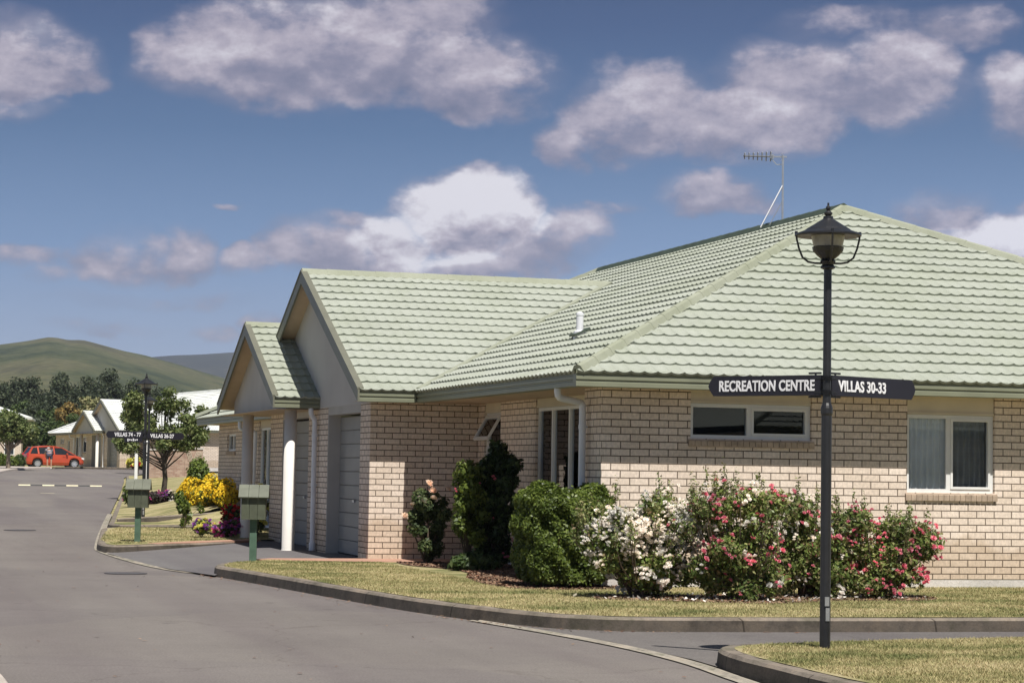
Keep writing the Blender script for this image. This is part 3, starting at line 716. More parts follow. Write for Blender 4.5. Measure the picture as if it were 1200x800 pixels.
# porch gable roof
PY0, PY1, PX = 36.15, 42.05, 6.58; PYR = (PY0+PY1)/2; PR = (PY1-PY0)/2; PZ = ZT+PR*TP
rt = MB(); slope(rt, (PX, PY0, ZT), (1, 0, 0), (0, 1, 0), PR, lambda h: 0, lambda h: Xg-PX)
rp = vb(rt, 'porch_roof', M['roof'], uv=False, recalc=False)
rt = MB(); slope(rt, (PX, PY1, ZT), (1, 0, 0), (0, -1, 0), PR, lambda h: 0, lambda h: Xg+.9-PX, ns=4)
vb(rt, 'porch_roof', M['roof'], uv=False, recalc=False)
cp = MB(); capline(cp, (PX-.02, PYR, PZ-.01), (Xg, PYR, PZ-.01), .18, .05); vb(cp, 'ridge_cap', M['cap'], rp)
def gable(xf, xw, y0, y1, zt, yr, zr, zbot, name):
    # barge boards, boxed soffit underside, wall triangle
    bg = MB(); dz = .19; t = .03
    for ye, s in ((y0, 1), (y1, -1)):
        p = [(ye, zt), (yr, zr), (yr, zr-dz*1.1), (ye, zt-dz)]
        bg.prism([(y, z+.0) for y, z in p], lambda y, z: (xf-t, y, z), lambda y, z: (xf, y, z))
        bg.prism([(ye, zt-.01), (yr, zr-.01), (yr, zr+.022), (ye, zt+.022)], lambda y, z: (xf-t-.012, y, z), lambda y, z: (xf+.06, y, z))
    b = vb(bg, 'barge_board', M['barge'])
    sf = MB()
    for ye, s in ((y0, 1), (y1, -1)):
        sf.quad((xf, ye, zt-.10), (xf, yr, zr-.10), (xw+.05, yr, zr-.10), (xw+.05, ye, zt-.10))
    vb(sf, 'soffit', M['soffit'], b, recalc=False)
    gw = MB().prism([(y0+.3, zbot), (y1-.3, zbot), (y1-.3, zt+.3*TP-.1), (yr, zr-.10), (y0+.3, zt+.3*TP-.1)], lambda y, z: (xw, y, z), lambda y, z: (xw+.08, y, z))
    # close the eave ends
    return b, vb(gw, name, M['gable'])
gable(GX0, Xg-.006, GY0, GY0+2*HG, ZT, GYR, GZ, 2.47, 'gable_wall')
gable(PX, 6.83, PY0, PY1, ZT, PYR, PZ, 2.45, 'gable_wall')
# gutters
vb(gutter((EX0, EY0), (EX1, EY0), (0, -1), 0, 0), 'gutter', M['gutter'])
vb(MB().prism([(0, 0), (0, -.04), (-.014, -.047), (-.014, -.062), (.0, -.070), (.0, -.105), (-.016, -.112), (-.016, -.128), (-.004, -.136), (-.004, -.185), (-.02, -.192), (-.11, -.192), (-.11, -.02)], lambda x, z: (EX0-.001-x, EY0+.001-x*.98, ZT+z), lambda x, z: (EX0-x, GY0, ZT+z)), 'gutter', M['gutter'])
vb(gutter((GX0, GY0), (EX0-.002, GY0), (0, -1)), 'gutter', M['gutter'])
vb(gutter((PX, PY0), (Xg-.01, PY0), (0, -1)), 'gutter', M['gutter'])
vb(gutter((EX0, 42.2), (EX0, Yn2), (-1, 0)), 'gutter', M['gutter'])
# soffits
sf = MB().quad((EX0+.1, EY0+.1, ZS-.012), (EX1, EY0+.1, ZS-.012), (EX1, Yw+.05, ZS-.012), (EX0+.1, Yw+.05, ZS-.012))
sf.quad((EX0+.1, Yw+.05, ZS-.012), (9.1, Yw+.05, ZS-.012), (9.1, Yg+.02, ZS-.012), (EX0+.1, Yg+.02, ZS-.012))
sf.quad((GX0+.02, GY0+.1, ZS-.016), (9.1, GY0+.1, ZS-.016), (9.1, Yg+.02, ZS-.016), (GX0+.02, Yg+.02, ZS-.016))
vb(sf, 'soffit', M['soffit'], recalc=False)
vb(MB().quad((EX0+.1, 42.1, ZS-.012), (8.5, 42.1, ZS-.012), (8.5, 54.0, ZS-.012), (EX0+.1, 54.0, ZS-.012)), 'soffit', M['soffit'], recalc=False)
vb(MB().box(PX+.05, 8.4, PY0+.12, PY1-.1, 2.44, 2.452), 'porch_ceiling', M['soffit'])
# columns
for x, y in ((6.93, 36.55), (6.93, 40.75)):
    vb(MB().lathe((x, y, .08), [(.125, 0), (.125, .02), (.115, .03), (.105, .05), (.103, 2.36)], 28), 'column', M['column'], smooth=False).data.polygons.foreach_set('use_smooth', [True]*(28*4)+[False]*2)
# downpipes
def pipe(pts, r=.042, br=None):
    out = [Vector(pts[0])]
    for i in range(1, len(pts)-1):
        p, a, b = Vector(pts[i]), Vector(pts[i-1]), Vector(pts[i+1]); d1 = (a-p).normalized(); d2 = (b-p).normalized(); k = .07
        out += [p+d1*k, p+d1*k*.35+d2*k*.12, p+d1*k*.12+d2*k*.35, p+d2*k]
    out.append(Vector(pts[-1]))
    m = MB().tube(out, r, 14)
    for z in (2.02, 1.2): 
        e = pts[-1]; m.tube([(e[0], e[1], z-.025), (e[0], e[1], z+.025)], r+.006, 14); m.box(e[0], e[0]+.06, e[1]-.012, e[1]+.012, z-.01, z+.01)
    m.tube([(pts[-1][0], pts[-1][1], pts[-1][2]), (pts[-1][0], pts[-1][1], pts[-1][2]+.13)], r+.014, 14)
    return vb(m, 'downpipe', M['pipe'], smooth=False)
pipe([(EX0+.05, 25.15, 2.49), (EX0+.05, 25.15, 2.36), (8.33, 25.25, 2.31), (8.33, 25.25, .2)])
pipe([(7.2, 36.2, 2.47), (7.2, 36.2, 2.36), (7.28, 36.25, 2.29), (7.28, 36.25, .12)])
pipe([(EX0+.05, 48.0, 2.49), (EX0+.05, 48.0, 2.3), (8.33, 47.98, 2.26), (8.33, 48.2, .5)])
# roof vent pipe and TV aerial
def onroofW(x, y): return ZT+(x-EX0)*TP
vx, vy = 9.42, 28.73
vm = MB().lathe((vx, vy, onroofW(vx, vy)), [(.09, -.06), (.085, .05), (.05, .07), (.05, .26), (.055, .27), (.055, .30), (.02, .32)], 14)
rv = vb(vm, 'roof_vent', M['pipe'], roofW); vb(MB().obox((vx, vy, onroofW(vx, vy)+.045), (.11, 0, .11*TP), (0, .13, 0), (-.012*TP, 0, .012)), 'flashing', M['capd'], rv)

ant = thing('television_aerial', 'thin metal television aerial with mast and stay above the green roof ridge', 'aerial', (0, 0, 0))
def mk_aerial(root, base, h, dirx, s=1.):
    b = Vector(base)
    MB().tube([b, b+Vector((0, 0, h))], .017*s, 8).tube([b+Vector((0, 0, h*.55)), b+Vector((-.42*s, -.1, -.12))], .012*s, 6).tube([b+Vector((.02, 0, h*.35)), b+Vector((-.2*s, .05, -.05))], .006*s, 6).build('mast', M['metal'], root)
    m = MB(); t = b+Vector((0, 0, h-.03)); d = Vector(dirx).normalized(); pr = Vector((-d.y, d.x, 0))
    m.tube([t+d*-.06, t+d*.62*s], .012*s, 6); m.tube([t+Vector((0, 0, -.12)), t+d*.1+Vector((0, 0, -.13)), t+d*.22*s], .008*s, 6)
    for i in range(7):
        p = t+d*(.2+i*.07)*s; l = (.13-.008*i)*s
        m.tube([p-pr*l*.6-Vector((0, 0, l*.5)), p+pr*l*.6+Vector((0, 0, l*.5))], .006*s, 5)
    m.obox(t+d*.18*s, pr*.02, d*.03, Vector((0, 0, .03)))
    for k in (-1, 0, 1): m.tube([t+d*.02+Vector((0, 0, .05*k))-pr*.1, t+d*.02+Vector((0, 0, .05*k))+pr*.1], .004*s, 4)
    for k in range(2): m.tube([t+d*.18*s-pr*.05, t+d*.18*s+pr*.05], .01*s, 5)
    m.build('antenna_head', M['metal'], root)
    m = MB(); m.tube([t+d*.15*s, t+d*.64*s], .013*s, 5)
    for i in range(7):
        p = t+d*(.2+i*.07)*s; l = (.13-.008*i)*s; m.tube([p-Vector((0, 0, l*.6)), p+Vector((0, 0, l*.6))], .008*s, 5)
    m.build('elements', M['iron'], root)
mk_aerial(ant, (0, 0, 0), 1.08, (-1, .25, 0)); ant.location = (14.14, 32.76, RZ+.02)

# ---------------------------------------------------------------- second villa at the road's end (same design, roof colour whitened for sheen and haze)
EV = dup(villa, label='distant villa with sheen-whitened tiled roof behind the red car', loc=(0, 0, 0), rz=R_(9.5))
for o in tree_of(EV):
    if o.type == 'MESH':
        for sl in o.material_slots:
            if sl.material in (M['roof'], M['cap'], M['capd']):
                nm = M['roofw']; sl.link = 'OBJECT'; sl.material = nm
            elif sl.material == M['gutter']:
                sl.link = 'OBJECT'; sl.material = M['barge']
tX, tY = 16.9, 150.0      # where its garage corner stands
lx, ly = 7.35-ORG[0], 32.39-ORG[1]; ca, sa = math.cos(R_(9.5)), math.sin(R_(9.5))
EV.location = (tX-(lx*ca-ly*sa), tY-(lx*sa+ly*ca), 1.33)
a2 = dup(ant, label='small white aerial mast on the distant villa roof', group=None, loc=(28.5, 155.5, 6.85))
a2.scale = (1.3, 1.3, 1.2)

OV = dup(villa, label='green roofed villa across the side road, mirrored in the window panes', loc=(32.0, 1.0, .13), rz=R_(180))
# ---------------------------------------------------------------- lamps and signs
def text_mesh(name, s, size, mat, parent, loc, dirx, sx=.72, off=.010, ext=.002, align='CENTER', maxw=None, nrm=None):
    cu = bpy.data.curves.new(name, 'FONT'); cu.body = s; cu.size = size; cu.extrude = ext; cu.offset = off*size*2.6
    cu.align_x = 'LEFT'; cu.space_character = 1.04
    ob = bpy.data.objects.new(name, cu); COL.objects.link(ob)
    bpy.context.view_layer.update()
    dg = bpy.context.evaluated_depsgraph_get(); me = bpy.data.meshes.new_from_object(ob.evaluated_get(dg))
    bpy.data.objects.remove(ob)
    xs = [v.co.x for v in me.vertices]; ys = [v.co.y for v in me.vertices]; x0, x1, y0, y1 = min(xs), max(xs), min(ys), max(ys)
    k = (maxw/(x1-x0)) if maxw else sx
    d = Vector(dirx).normalized(); up = Vector((0, 0, 1)); n = d.cross(up).normalized()
    for v in me.vertices:
        v.co = d*((v.co.x-(x0+x1)/2)*k)+up*(v.co.y-(y0+y1)/2)+n*(v.co.z)
    me.materials.clear(); me.materials.append(mat)
    o = bpy.data.objects.new(name, me); COL.objects.link(o); o.parent = parent; o.location = loc
    return o
def lamp_post(loc, label, signs=True):
    t = thing('street_lamp', label, 'street lamp', loc, 0, 'black street lamps along the road')
    MB().lathe((0, 0, 0), [(.046, -.05), (.046, .02), (.042, .03), (.041, 1.84), (.047, 1.86), (.047, 1.90), (.041, 1.92), (.033, 1.94), (.031, 3.0), (.031, 3.02)], 12).build('pole', M['black'], t)
    MB().obox((-.005, -.044, .40), (.018, 0, 0), (0, .004, 0), (0, 0, .035)).obox((.0, -.044, .30), (.016, 0, 0), (0, .004, 0), (0, 0, .05)).build('inspection_plate', M['metal'], t)
    MB().lathe((0, 0, 2.985), [(.033, 0), (.058, .012), (.058, .025), (.045, .038), (.05, .05), (.062, .065), (.05, .08), (.045, .09), (.06, .10)], 16).build('collar', M['black'], t)
    lt = MB().lathe((0, 0, 3.07), [(.055, 0), (.085, .025), (.118, .06), (.125, .09), (.118, .095)], 20).build('lantern', M['black'], t)
    MB().lathe((0, 0, 3.162), [(.112, 0), (.138, .105)], 20).build('diffuser', M['lampglass'], lt)
    rf = MB().lathe((0, 0, 3.25), [(.13, .0), (.25, -.005), (.262, .002), (.262, .014), (.185, .042), (.165, .058), (.12, .085), (.065, .12), (.04, .135), (.038, .155), (.02, .160), (.032, .170), (.034, .182), (.020, .196), (.012, .202), (.020, .215), (.018, .230), (.008, .240), (.008, .262)], 24).build('lantern_roof', M['black'], lt)
    for k in range(4):
        a = R_(-16.4+90*k); c, s = math.cos(a), math.sin(a)
        pts = [(.25, 3.265), (.245, 3.22), (.228, 3.15), (.20, 3.08), (.155, 3.045), (.10, 3.035), (.05, 3.035)]
        MB().tube([(c*r, s*r, z) for r, z in pts], .0085, 8).tube([(c*.25, s*.25, 3.25), (c*.25, s*.25, 3.285)], .013, 8).build('arm', M['black'], lt)
    return t
def sign(t, d, l, txt, w, right, z=2.08, sz=.118, plate=None):
    d = Vector((*d, 0)).normalized(); n = d.cross(Vector((0, 0, 1))).normalized()
    if n.y > 0: n = -n
    p = [(.045, -.08), (l-.045, -.08), (l-.01, -.035), (l+.005, 0), (l-.01, .035), (l-.045, .08), (.045, .08)]
    f = lambda q: (lambda x, y: d*x+Vector((0, 0, z+y))+n*q)
    b = MB().prism(p, f(-.015), f(.015)).build('sign_board', M['sign'], t)
    br = MB()
    for zz in (.055, -.055): br.tube([(0, 0, z+zz-.015), (0, 0, z+zz+.015)], .045, 12); br.beam(Vector((0, 0, z+zz)), d*.10+Vector((0, 0, z+zz)), .036, .014)
    br.tube([d*.10+Vector((0, 0, z-.095)), d*.10+Vector((0, 0, z+.10))], .008, 6)
    for zz in (.095, -.09): br.tube([d*.05+Vector((0, 0, z+zz)), d*.16+Vector((0, 0, z+zz))], .008, 6)
    br.build('bracket', M['black'], b)
    dr = d if right else -d
    c = d*(.12+w/2)+Vector((0, 0, z))+n*.017
    if not right: c = d*(.10+w/2)+Vector((0, 0, z))+n*.017
    text_mesh('lettering', txt, sz, M['letter'], b, c, dr, maxw=w)
    return b
lamp1 = lamp_post((7.26, 15.92, .105), 'near street lamp pointing to the recreation centre and villas 30-33')
sign(lamp1, (-.61, .81), 1.07, 'RECREATION CENTRE', .87, False)
sign(lamp1, (.88, .42), 1.09, 'VILLAS 30-33', .59, True)
L2Y = 51.5
lamp2 = lamp_post((6.37, L2Y, gl(6.37, L2Y)-.16), 'street lamp with villas 74 - 77 and villas 26-27 signs behind the left mailbox')
sb = sign(lamp2, (-.80, .6), 1.02, 'VILLAS 74 - 77', .70, False, 2.09, .125)
sign(lamp2, (.95, .3), .98, 'VILLAS 26-27', .60, True, 2.07, .115)
pl = MB(); d = Vector((-.80, .6, 0)); nn_ = Vector((-.6, -.8, 0))
pl.obox(d*.30+Vector((0, 0, 1.965)), d*.24, nn_*.012, (0, 0, .05)).build('small_plate', M['sign'], sb)
sq = MB()
for i in range(6): sq.obox(d*(.44-.048*i)+Vector((0, 0, 1.965+(.006 if i % 2 else 0)))+nn_*.014, d*.015, nn_*.002, (0, 0, .03 if i in (0, 3) else .016))
sq.build('lettering', M['letter'], sb)
lamp3 = lamp_post((9.10, 72.6, gl(9.10, 72.6)-.12), 'distant plain street lamp seen in the crown of the roadside tree')

# ---------------------------------------------------------------- letterboxes
def letterbox(loc, rz, label):
    t = thing('letterbox', label, 'letterbox', loc, rz, 'green wooden letterboxes on posts')
    m = MB(); w, dd = .17, .15; z0, z1 = .60, .93
    for i in range(3): m.box(-w+i*.1133+.003, -w+(i+1)*.1133-.003, -dd, -dd+.018, z0, z1)
    m.box(-w+.004, w-.004, -dd+.018, dd, z0+.01, z1)
    for i in range(3):
        m.box(-w-.002, -w+.004, -dd+.006+i*.098, -dd+(i+1)*.098, z0, z1); m.box(w-.004, w+.002, -dd+.006+i*.098, -dd+(i+1)*.098, z0, z1)
    m.prism([(-dd, z1), (dd, z1), (0, z1+.13)], lambda y, z: (-w, y, z), lambda y, z: (w, y, z))
    m.build('box', M['mail'], t)
    r = MB(); W = .215
    for s in (-1, 1):
        for i in range(3):
            x0 = -W+i*2*W/3+.003; x1 = x0+2*W/3-.006
            r.add([(x0, 0, z1+.165), (x1, 0, z1+.165), (x1, s*.205, z1-.012), (x0, s*.205, z1-.012), (x0, 0, z1+.142), (x1, 0, z1+.142), (x1, s*.19, z1-.03), (x0, s*.19, z1-.03)], [(0, 1, 2, 3), (4, 7, 6, 5), (3, 2, 6, 7), (0, 3, 7, 4), (1, 5, 6, 2)])
    r.build('roof', M['mailr'], t)
    MB().box(-.05, .05, -.05, .05, -.08, z0+.02).build('post', M['post'], t)
    return t
lb = letterbox((5.46, 31.45, .135), -.22, 'green wooden letterbox on the lawn tip before the white porch column')
lb2 = dup(lb, label='green wooden letterbox on the lawn beyond the driveway, left of the other', group='green wooden letterboxes on posts', loc=(4.70, 38.7, .15), rz=-.20)

# ---------------------------------------------------------------- vegetation
def leaves_np(rs, blobs, n, size, shell=.55, flat=0., aspect=.55):
    """blobs: (cx,cy,cz,rx,ry,rz,weight)"""
    w = np.array([b[6] if len(b) > 6 else b[3]*b[4]*b[5] for b in blobs], float); w /= w.sum()
    k = rs.choice(len(blobs), n, p=w); B = np.array([b[:6] for b in blobs])[k]
    d = rs.normal(size=(n, 3)); d /= np.linalg.norm(d, axis=1)[:, None]
    r = shell+(1-shell)*rs.rand(n)**.6
    r *= 1+.06*rs.normal(size=n)
    P = B[:, :3]+d*r[:, None]*B[:, 3:6]
    nn = d*.9+rs.normal(size=(n, 3))*.75+np.array([0, 0, .45]); nn /= np.linalg.norm(nn, axis=1)[:, None]
    a = np.cross(nn, rs.normal(size=(n, 3))); a /= np.linalg.norm(a, axis=1)[:, None]; b = np.cross(nn, a)
    s = size*(.6+.8*rs.rand(n))[:, None]
    a = a*s; b = b*s*aspect
    V = np.stack([P-a, P-b*.9+nn*s*.12, P+a, P+b*.9+nn*s*.12], 1).reshape(-1, 3)
    F = np.arange(4*n).reshape(n, 4); return V, F, P
def clumps(rs, c, R, k, r, jit=.25):
    out = []
    for i in range(k):
        d = rs.normal(size=3); d /= np.linalg.norm(d); q = rs.rand()**.45
        rr = r*(1-jit+2*jit*rs.rand())
        out.append((c[0]+d[0]*q*R[0], c[1]+d[1]*q*R[1], c[2]+d[2]*q*R[2], rr, rr, rr*.85))
    return out
GREEN = dict(
    rose=[(.08, .12, .03), (.13, .19, .045), (.20, .26, .07), (.31, .32, .13), (.27, .19, .11)],
    rose_light=[(.12, .17, .05), (.18, .23, .075), (.27, .29, .12), (.26, .19, .12)],
    camellia=[(.018, .034, .013), (.032, .06, .02), (.055, .10, .028), (.11, .16, .05)],
    box=[(.055, .085, .018), (.10, .145, .026), (.17, .215, .045), (.12, .165, .035)],
    tree=[(.06, .085, .028), (.10, .14, .04), (.17, .21, .07), (.27, .29, .13)],
    dark=[(.028, .042, .026), (.044, .062, .036), (.064, .085, .046), (.09, .105, .06)],
    mid=[(.03, .055, .018), (.05, .085, .022), (.08, .12, .035), (.10, .13, .05)],
    cream=[(.10, .13, .05), (.28, .27, .13), (.40, .36, .20), (.18, .20, .08)],
    orange=[(.12, .10, .04), (.26, .17, .06), (.34, .24, .08), (.10, .11, .04)],
    rosedark=[(.035, .06, .022), (.06, .09, .03), (.10, .14, .05), (.15, .17, .07)],
    plum=[(.045, .025, .04), (.08, .035, .06), (.03, .03, .02), (.06, .08, .03)],
    yellow=[(.10, .14, .03), (.16, .18, .03)])
LM = {k: leafmat('leaf_'+k, v, .32, .45 if k in ('camellia', 'rose', 'box') else .6) for k, v in GREEN.items()}
def petalmat(name, cols): return leafmat(name, cols, .3, .7)
PM = dict(white=petalmat('petal_white', [(.90, .85, .82), (.92, .90, .89), (.90, .80, .79)]), pink=petalmat('petal_pink', [(.78, .13, .25), (.86, .27, .38), (.86, .46, .52), (.68, .09, .19)]),
          peach=petalmat('petal_peach', [(.88, .68, .58), (.90, .78, .68), (.85, .60, .52)]), yellow=petalmat('petal_yellow', [(.80, .55, .02), (.85, .65, .05), (.70, .42, .01)]),
          red=petalmat('petal_red', [(.55, .02, .03), (.68, .05, .06)]), purple=petalmat('petal_purple', [(.30, .08, .42), (.45, .12, .45), (.22, .14, .50)]), magenta=petalmat('petal_magenta', [(.55, .07, .30), (.65, .14, .38)]), lemon=petalmat('petal_lemon', [(.80, .75, .15), (.82, .78, .3)]))
def blossom_mesh(name, mat, r=.035, rings=((.35, 5, .75), (.7, 6, .35), (1., 7, .0)), seed=0, cluster=1, sp=1.1):
    rs = np.random.RandomState(seed); V = []; F = []
    for c in range(cluster):
        off = rs.normal(size=3)*r*(sp if cluster > 1 else 0)
        for q, n, el in rings:
            for k in range(n):
                a = 2*math.pi*(k+rs.rand()*.5)/n+q; ca, sa = math.cos(a), math.sin(a); w = r*(.55+.2*q)
                base = len(V); h0 = r*(.5-.4*q)
                inn = np.array([ca*r*.12, sa*r*.12, 0]); tip = np.array([ca*r*q, sa*r*q, r*(.25+el*.8)])
                side = np.array([-sa, ca, 0])*w*.6; mid = inn*.4+tip*.6-np.array([0, 0, r*.12])
                for p in (inn, mid-side, tip-side*.45, tip*1.06+side*.1, tip+side*.5, mid+side): V.append(p+off+rs.normal(size=3)*r*.03)
                F.append([base+i for i in range(6)])
    me = bpy.data.meshes.new(name); me.from_pydata([tuple(v) for v in V], [], F); me.materials.append(mat); return me
BL = {}
for c in PM:
    BL[c] = [blossom_mesh('blossom', PM[c], .036, seed=i, cluster=1+(i % 3)) for i in range(4)]
for c, k, rr in (('white', 5, .026), ('pink', 3, .026)):
    BL[c] = [blossom_mesh('blossom', PM[c], rr, seed=9+i, cluster=k+(i % 3)-1, sp=1.6) for i in range(4)]
def put_blossoms(root, P, cols, rs, smin=.8, smax=1.4, name='blossom'):
    for i, p in enumerate(P):
        c = cols[i] if isinstance(cols, list) else cols
        o = bpy.data.objects.new(name, BL[c][rs.randint(4)]); COL.objects.link(o); o.parent = root
        o.location = tuple(p); o.rotation_euler = (rs.uniform(-.2, 1.1), rs.uniform(-.6, .6), rs.uniform(-1.2, 1.2)); s = rs.uniform(smin, smax); o.scale = (s, s, s)
def mass_blossoms(root, P, c, rs, s0, s1):
    VV = []; FF = []; off = 0
    for p in P:
        me = BL[c][rs.randint(4)]; co = np.zeros(len(me.vertices)*3); me.vertices.foreach_get('co', co); co = co.reshape(-1, 3)
        a = rs.uniform(-1.2, 1.2); b = rs.uniform(0, 1.1); Rz = np.array([[math.cos(a), -math.sin(a), 0], [math.sin(a), math.cos(a), 0], [0, 0, 1]]); Rx = np.array([[1, 0, 0], [0, math.cos(b), -math.sin(b)], [0, math.sin(b), math.cos(b)]])
        VV.append(co@(Rz@Rx).T*rs.uniform(s0, s1)+np.array(p)); li = np.arange(len(me.loops)).reshape(-1, 6); ix = np.zeros(len(me.loops), int); me.loops.foreach_get('vertex_index', ix)
        FF.append(ix[li]+off); off += len(co)
    o = npmesh('blossoms', np.concatenate(VV), np.concatenate(FF), PM[c], root); o['kind'] = 'stuff'; return o
def stems(root, rs, pts, mat, r0=.018, base_r=.12, z0=0, n=6, name='stems', k=None):
    m = MB()
    for p in (pts if k is None else pts[:k]):
        a = rs.rand()*6.28; b = np.array([math.cos(a)*base_r*rs.rand(), math.sin(a)*base_r*rs.rand(), z0]); p = np.array(p)
        mid = b*.6+p*.4+np.array([0, 0, .08])+rs.normal(size=3)*.03
        m.tube([tuple(b), tuple(mid), tuple(p)], [r0, r0*.6, r0*.25], n, False)
    return m.build(name, mat, root, uv=False)
def surf_pts(rs, blobs, n, front=True, zmin=None, out=1.0):
    P = []; tries = 0
    while len(P) < n and tries < n*200:
        tries += 1
        b = blobs[rs.randint(len(blobs))]; d = rs.normal(size=3); d /= np.linalg.norm(d)
        if front and d[1] > .45: continue
        if d[2] < -.5: continue
        p = np.array(b[:3])+d*np.array(b[3:6])*out
        if zmin and p[2] < zmin: continue
        if any(sum(((p-np.array(c[:3]))/np.array(c[3:6]))**2) < .72 for c in blobs): continue
        P.append(p)
    return P
def rose_bush(loc, label, blobs, leafn, leaf, flow, seed, lsize=.026, dens=.35, sprays=14, fs=1.):
    rs = np.random.RandomState(seed)
    t = thing('rose_bush', label, 'rose bush', loc, 0, 'rose bushes')
    cl = []
    bx_ = blobs[0]; blobs = blobs+[(bx_[0]-.12, 0, .27, bx_[3]*.75, bx_[4]*.8, .24), (bx_[0]+.2, 0, .25, bx_[3]*.7, bx_[4]*.8, .22)]
    for b in blobs:
        cl += clumps(rs, b[:3], (b[3]*.84, b[4]*.8, b[5]*.86), 15, .135, .4)
    V, F, P = leaves_np(rs, cl, int(leafn*1.05), lsize, .15)
    npmesh('foliage', V, F, LM[leaf], t)
    # upright sprays poking out of the outline
    tips = surf_pts(rs, [b for b in blobs if b[2] > .4], int(sprays*1.3), False, zmin=.55, out=1.12); sv = []; m = MB()
    for p in tips:
        base = p*np.array([.75, .75, .6]); m.tube([(0, 0, .05), tuple(base), tuple(p), tuple(p+np.array([rs.normal()*.03, 0, .06]))], [.008, .006, .004, .002], 4, False)
        hh = .05+.12*rs.rand()**1.5; sv.append((p[0], p[1], p[2]+hh*.5, .045, .045, .05+hh))
    V, F, _ = leaves_np(rs, sv, 40*len(sv), lsize*.75, .1); npmesh('spray_foliage', V, F, LM['rose_light'], t)
    m.build('shoots', M['wood'], t, uv=False)
    stems(t, rs, [tuple(P[i]) for i in rs.choice(len(P), 16)], M['wood'], .017, .10)
    pts = surf_pts(rs, cl, sum(n for c, n in flow), True); cols = []
    for c, n in flow: cols += [c]*n
    rs.shuffle(cols) if len(flow) > 1 and flow[0][1] < 40 else None
    put_blossoms(t, pts, cols, rs, .75*fs, 1.4*fs)
    mc = flow[0][0]; k = int(flow[0][1]*(2.0 if mc == 'white' and fs > 1 else .5))
    up = [c for c in cl if c[2] > .45]
    mass_blossoms(t, surf_pts(rs, up, k, True), mc, rs, .45*fs, .8*fs)
    return t
LZ = .138
w1 = rose_bush((8.12, 22.6, LZ), 'wide rose bush covered in white blossom beside the clipped hedge', [(0, 0, .58, .66, .45, .44), (.25, -.05, .80, .42, .35, .36), (-.32, 0, .66, .36, .35, .34), (-.05, .1, .34, .58, .4, .28), (.35, 0, .4, .3, .3, .3)], 19000, 'rose', [('white', 98), ('pink', 2)], 11, sprays=26, fs=1.12)
w2 = rose_bush((9.05, 22.05, LZ), 'rose bush with scattered pink flowers right of the white flowering bush', [(0, 0, .58, .54, .42, .48), (.15, 0, .95, .36, .3, .30), (-.25, .05, .88, .32, .25, .36), (0, .05, .34, .50, .38, .30)], 19000, 'rose', [('pink', 42), ('white', 16)], 12, sprays=26)
w3 = rose_bush((10.08, 22.6, LZ), 'leafy rose bush with few white roses directly behind the near street lamp', [(0, 0, .55, .52, .38, .46), (-.05, .05, .82, .42, .3, .32), (.3, 0, .6, .3, .3, .36), (.1, 0, .33, .46, .34, .28)], 14000, 'rose', [('white', 26), ('pink', 12)], 13, sprays=20)
w4 = rose_bush((10.92, 22.5, LZ), 'rightmost rose bush with bright pink flowers by the curtained window', [(0, 0, .50, .54, .42, .40), (.22, 0, .66, .38, .32, .28), (-.28, 0, .70, .36, .3, .32), (.48, .0, .62, .2, .2, .2), (0, 0, .3, .46, .36, .26)], 17500, 'rose', [('pink', 60)], 14, sprays=16)
# peach rose by the garage
rs = np.random.RandomState(21); t = thing('rose_bush', 'narrow rose bush with a few large peach roses by the garage wall', 'rose bush', (7.85, 30.75, LZ), 0, 'rose bushes')
bl = [(0, 0, .55, .32, .28, .34), (.05, 0, .30, .24, .22, .28), (-.03, 0, .82, .26, .24, .22), (.16, 0, .7, .2, .2, .25)]
cl = [c for b in bl for c in clumps(rs, b[:3], (b[3]*.8, b[4]*.8, b[5]*.85), 8, .11)]
V, F, P = leaves_np(rs, cl, 7000, .030, .2); npmesh('foliage', V, F, LM['rosedark'], t)
stems(t, rs, [(-.22, 0, .9), (-.02, 0, 1.1), (.25, 0, 1.0), (.2, 0, .7), (-.3, 0, .65), (0, 0, .8), (.1, .1, .5), (-.1, -.1, .5)], M['wood'], .02, .05)
for x, y, z, s in ((-.16, -.12, .92, 1.9), (-.03, -.1, 1.14, 2.0), (.03, -.12, 1.04, 1.7), (.26, -.05, 1.08, 1.9), (.20, -.15, .74, 1.7), (-.36, -.05, .68, 1.7), (-.12, -.2, .88, 1.5), (.02, -.2, .94, 1.4), (-.25, -.1, .84, 1.4)):
    o = bpy.data.objects.new('blossom', BL['peach'][0]); COL.objects.link(o); o.parent = t; o.location = (x, y, z); o.scale = (s,)*3; o.rotation_euler = (.5+rs.rand()*.5, 0, rs.rand()*3)
# camellia (dark) and clipped hedge
rs = np.random.RandomState(22); t = thing('camellia_shrub', 'tall dark glossy camellia shrub against the recessed wall', 'shrub', (8.34, 29.3, LZ))
bl = [(0, 0, .85, .50, .40, .66), (-.26, -.02, .95, .36, .3, .56), (.10, .05, 1.38, .36, .32, .36), (0, 0, .35, .42, .38, .34), (.25, 0, .9, .30, .3, .55)]
cl = [c for b in bl for c in clumps(rs, b[:3], (b[3]*.8, b[4]*.8, b[5]*.85), 13, .14)]
V, F, P = leaves_np(rs, cl, 15000, .042, .25); npmesh('foliage', V, F, LM['camellia'], t)
stems(t, rs, [tuple(P[i]) for i in rs.choice(len(P), 14)], M['wood'], .02, .08)
put_blossoms(t, surf_pts(rs, cl, 9), 'pink', rs, .7, 1.1)
t = thing('camellia_shrub', 'brighter green side of a glossy shrub left of the dark camellia', 'shrub', (7.98, 29.0, LZ))
cl = clumps(rs, (0, 0, .92), (.24, .22, .58), 24, .14)
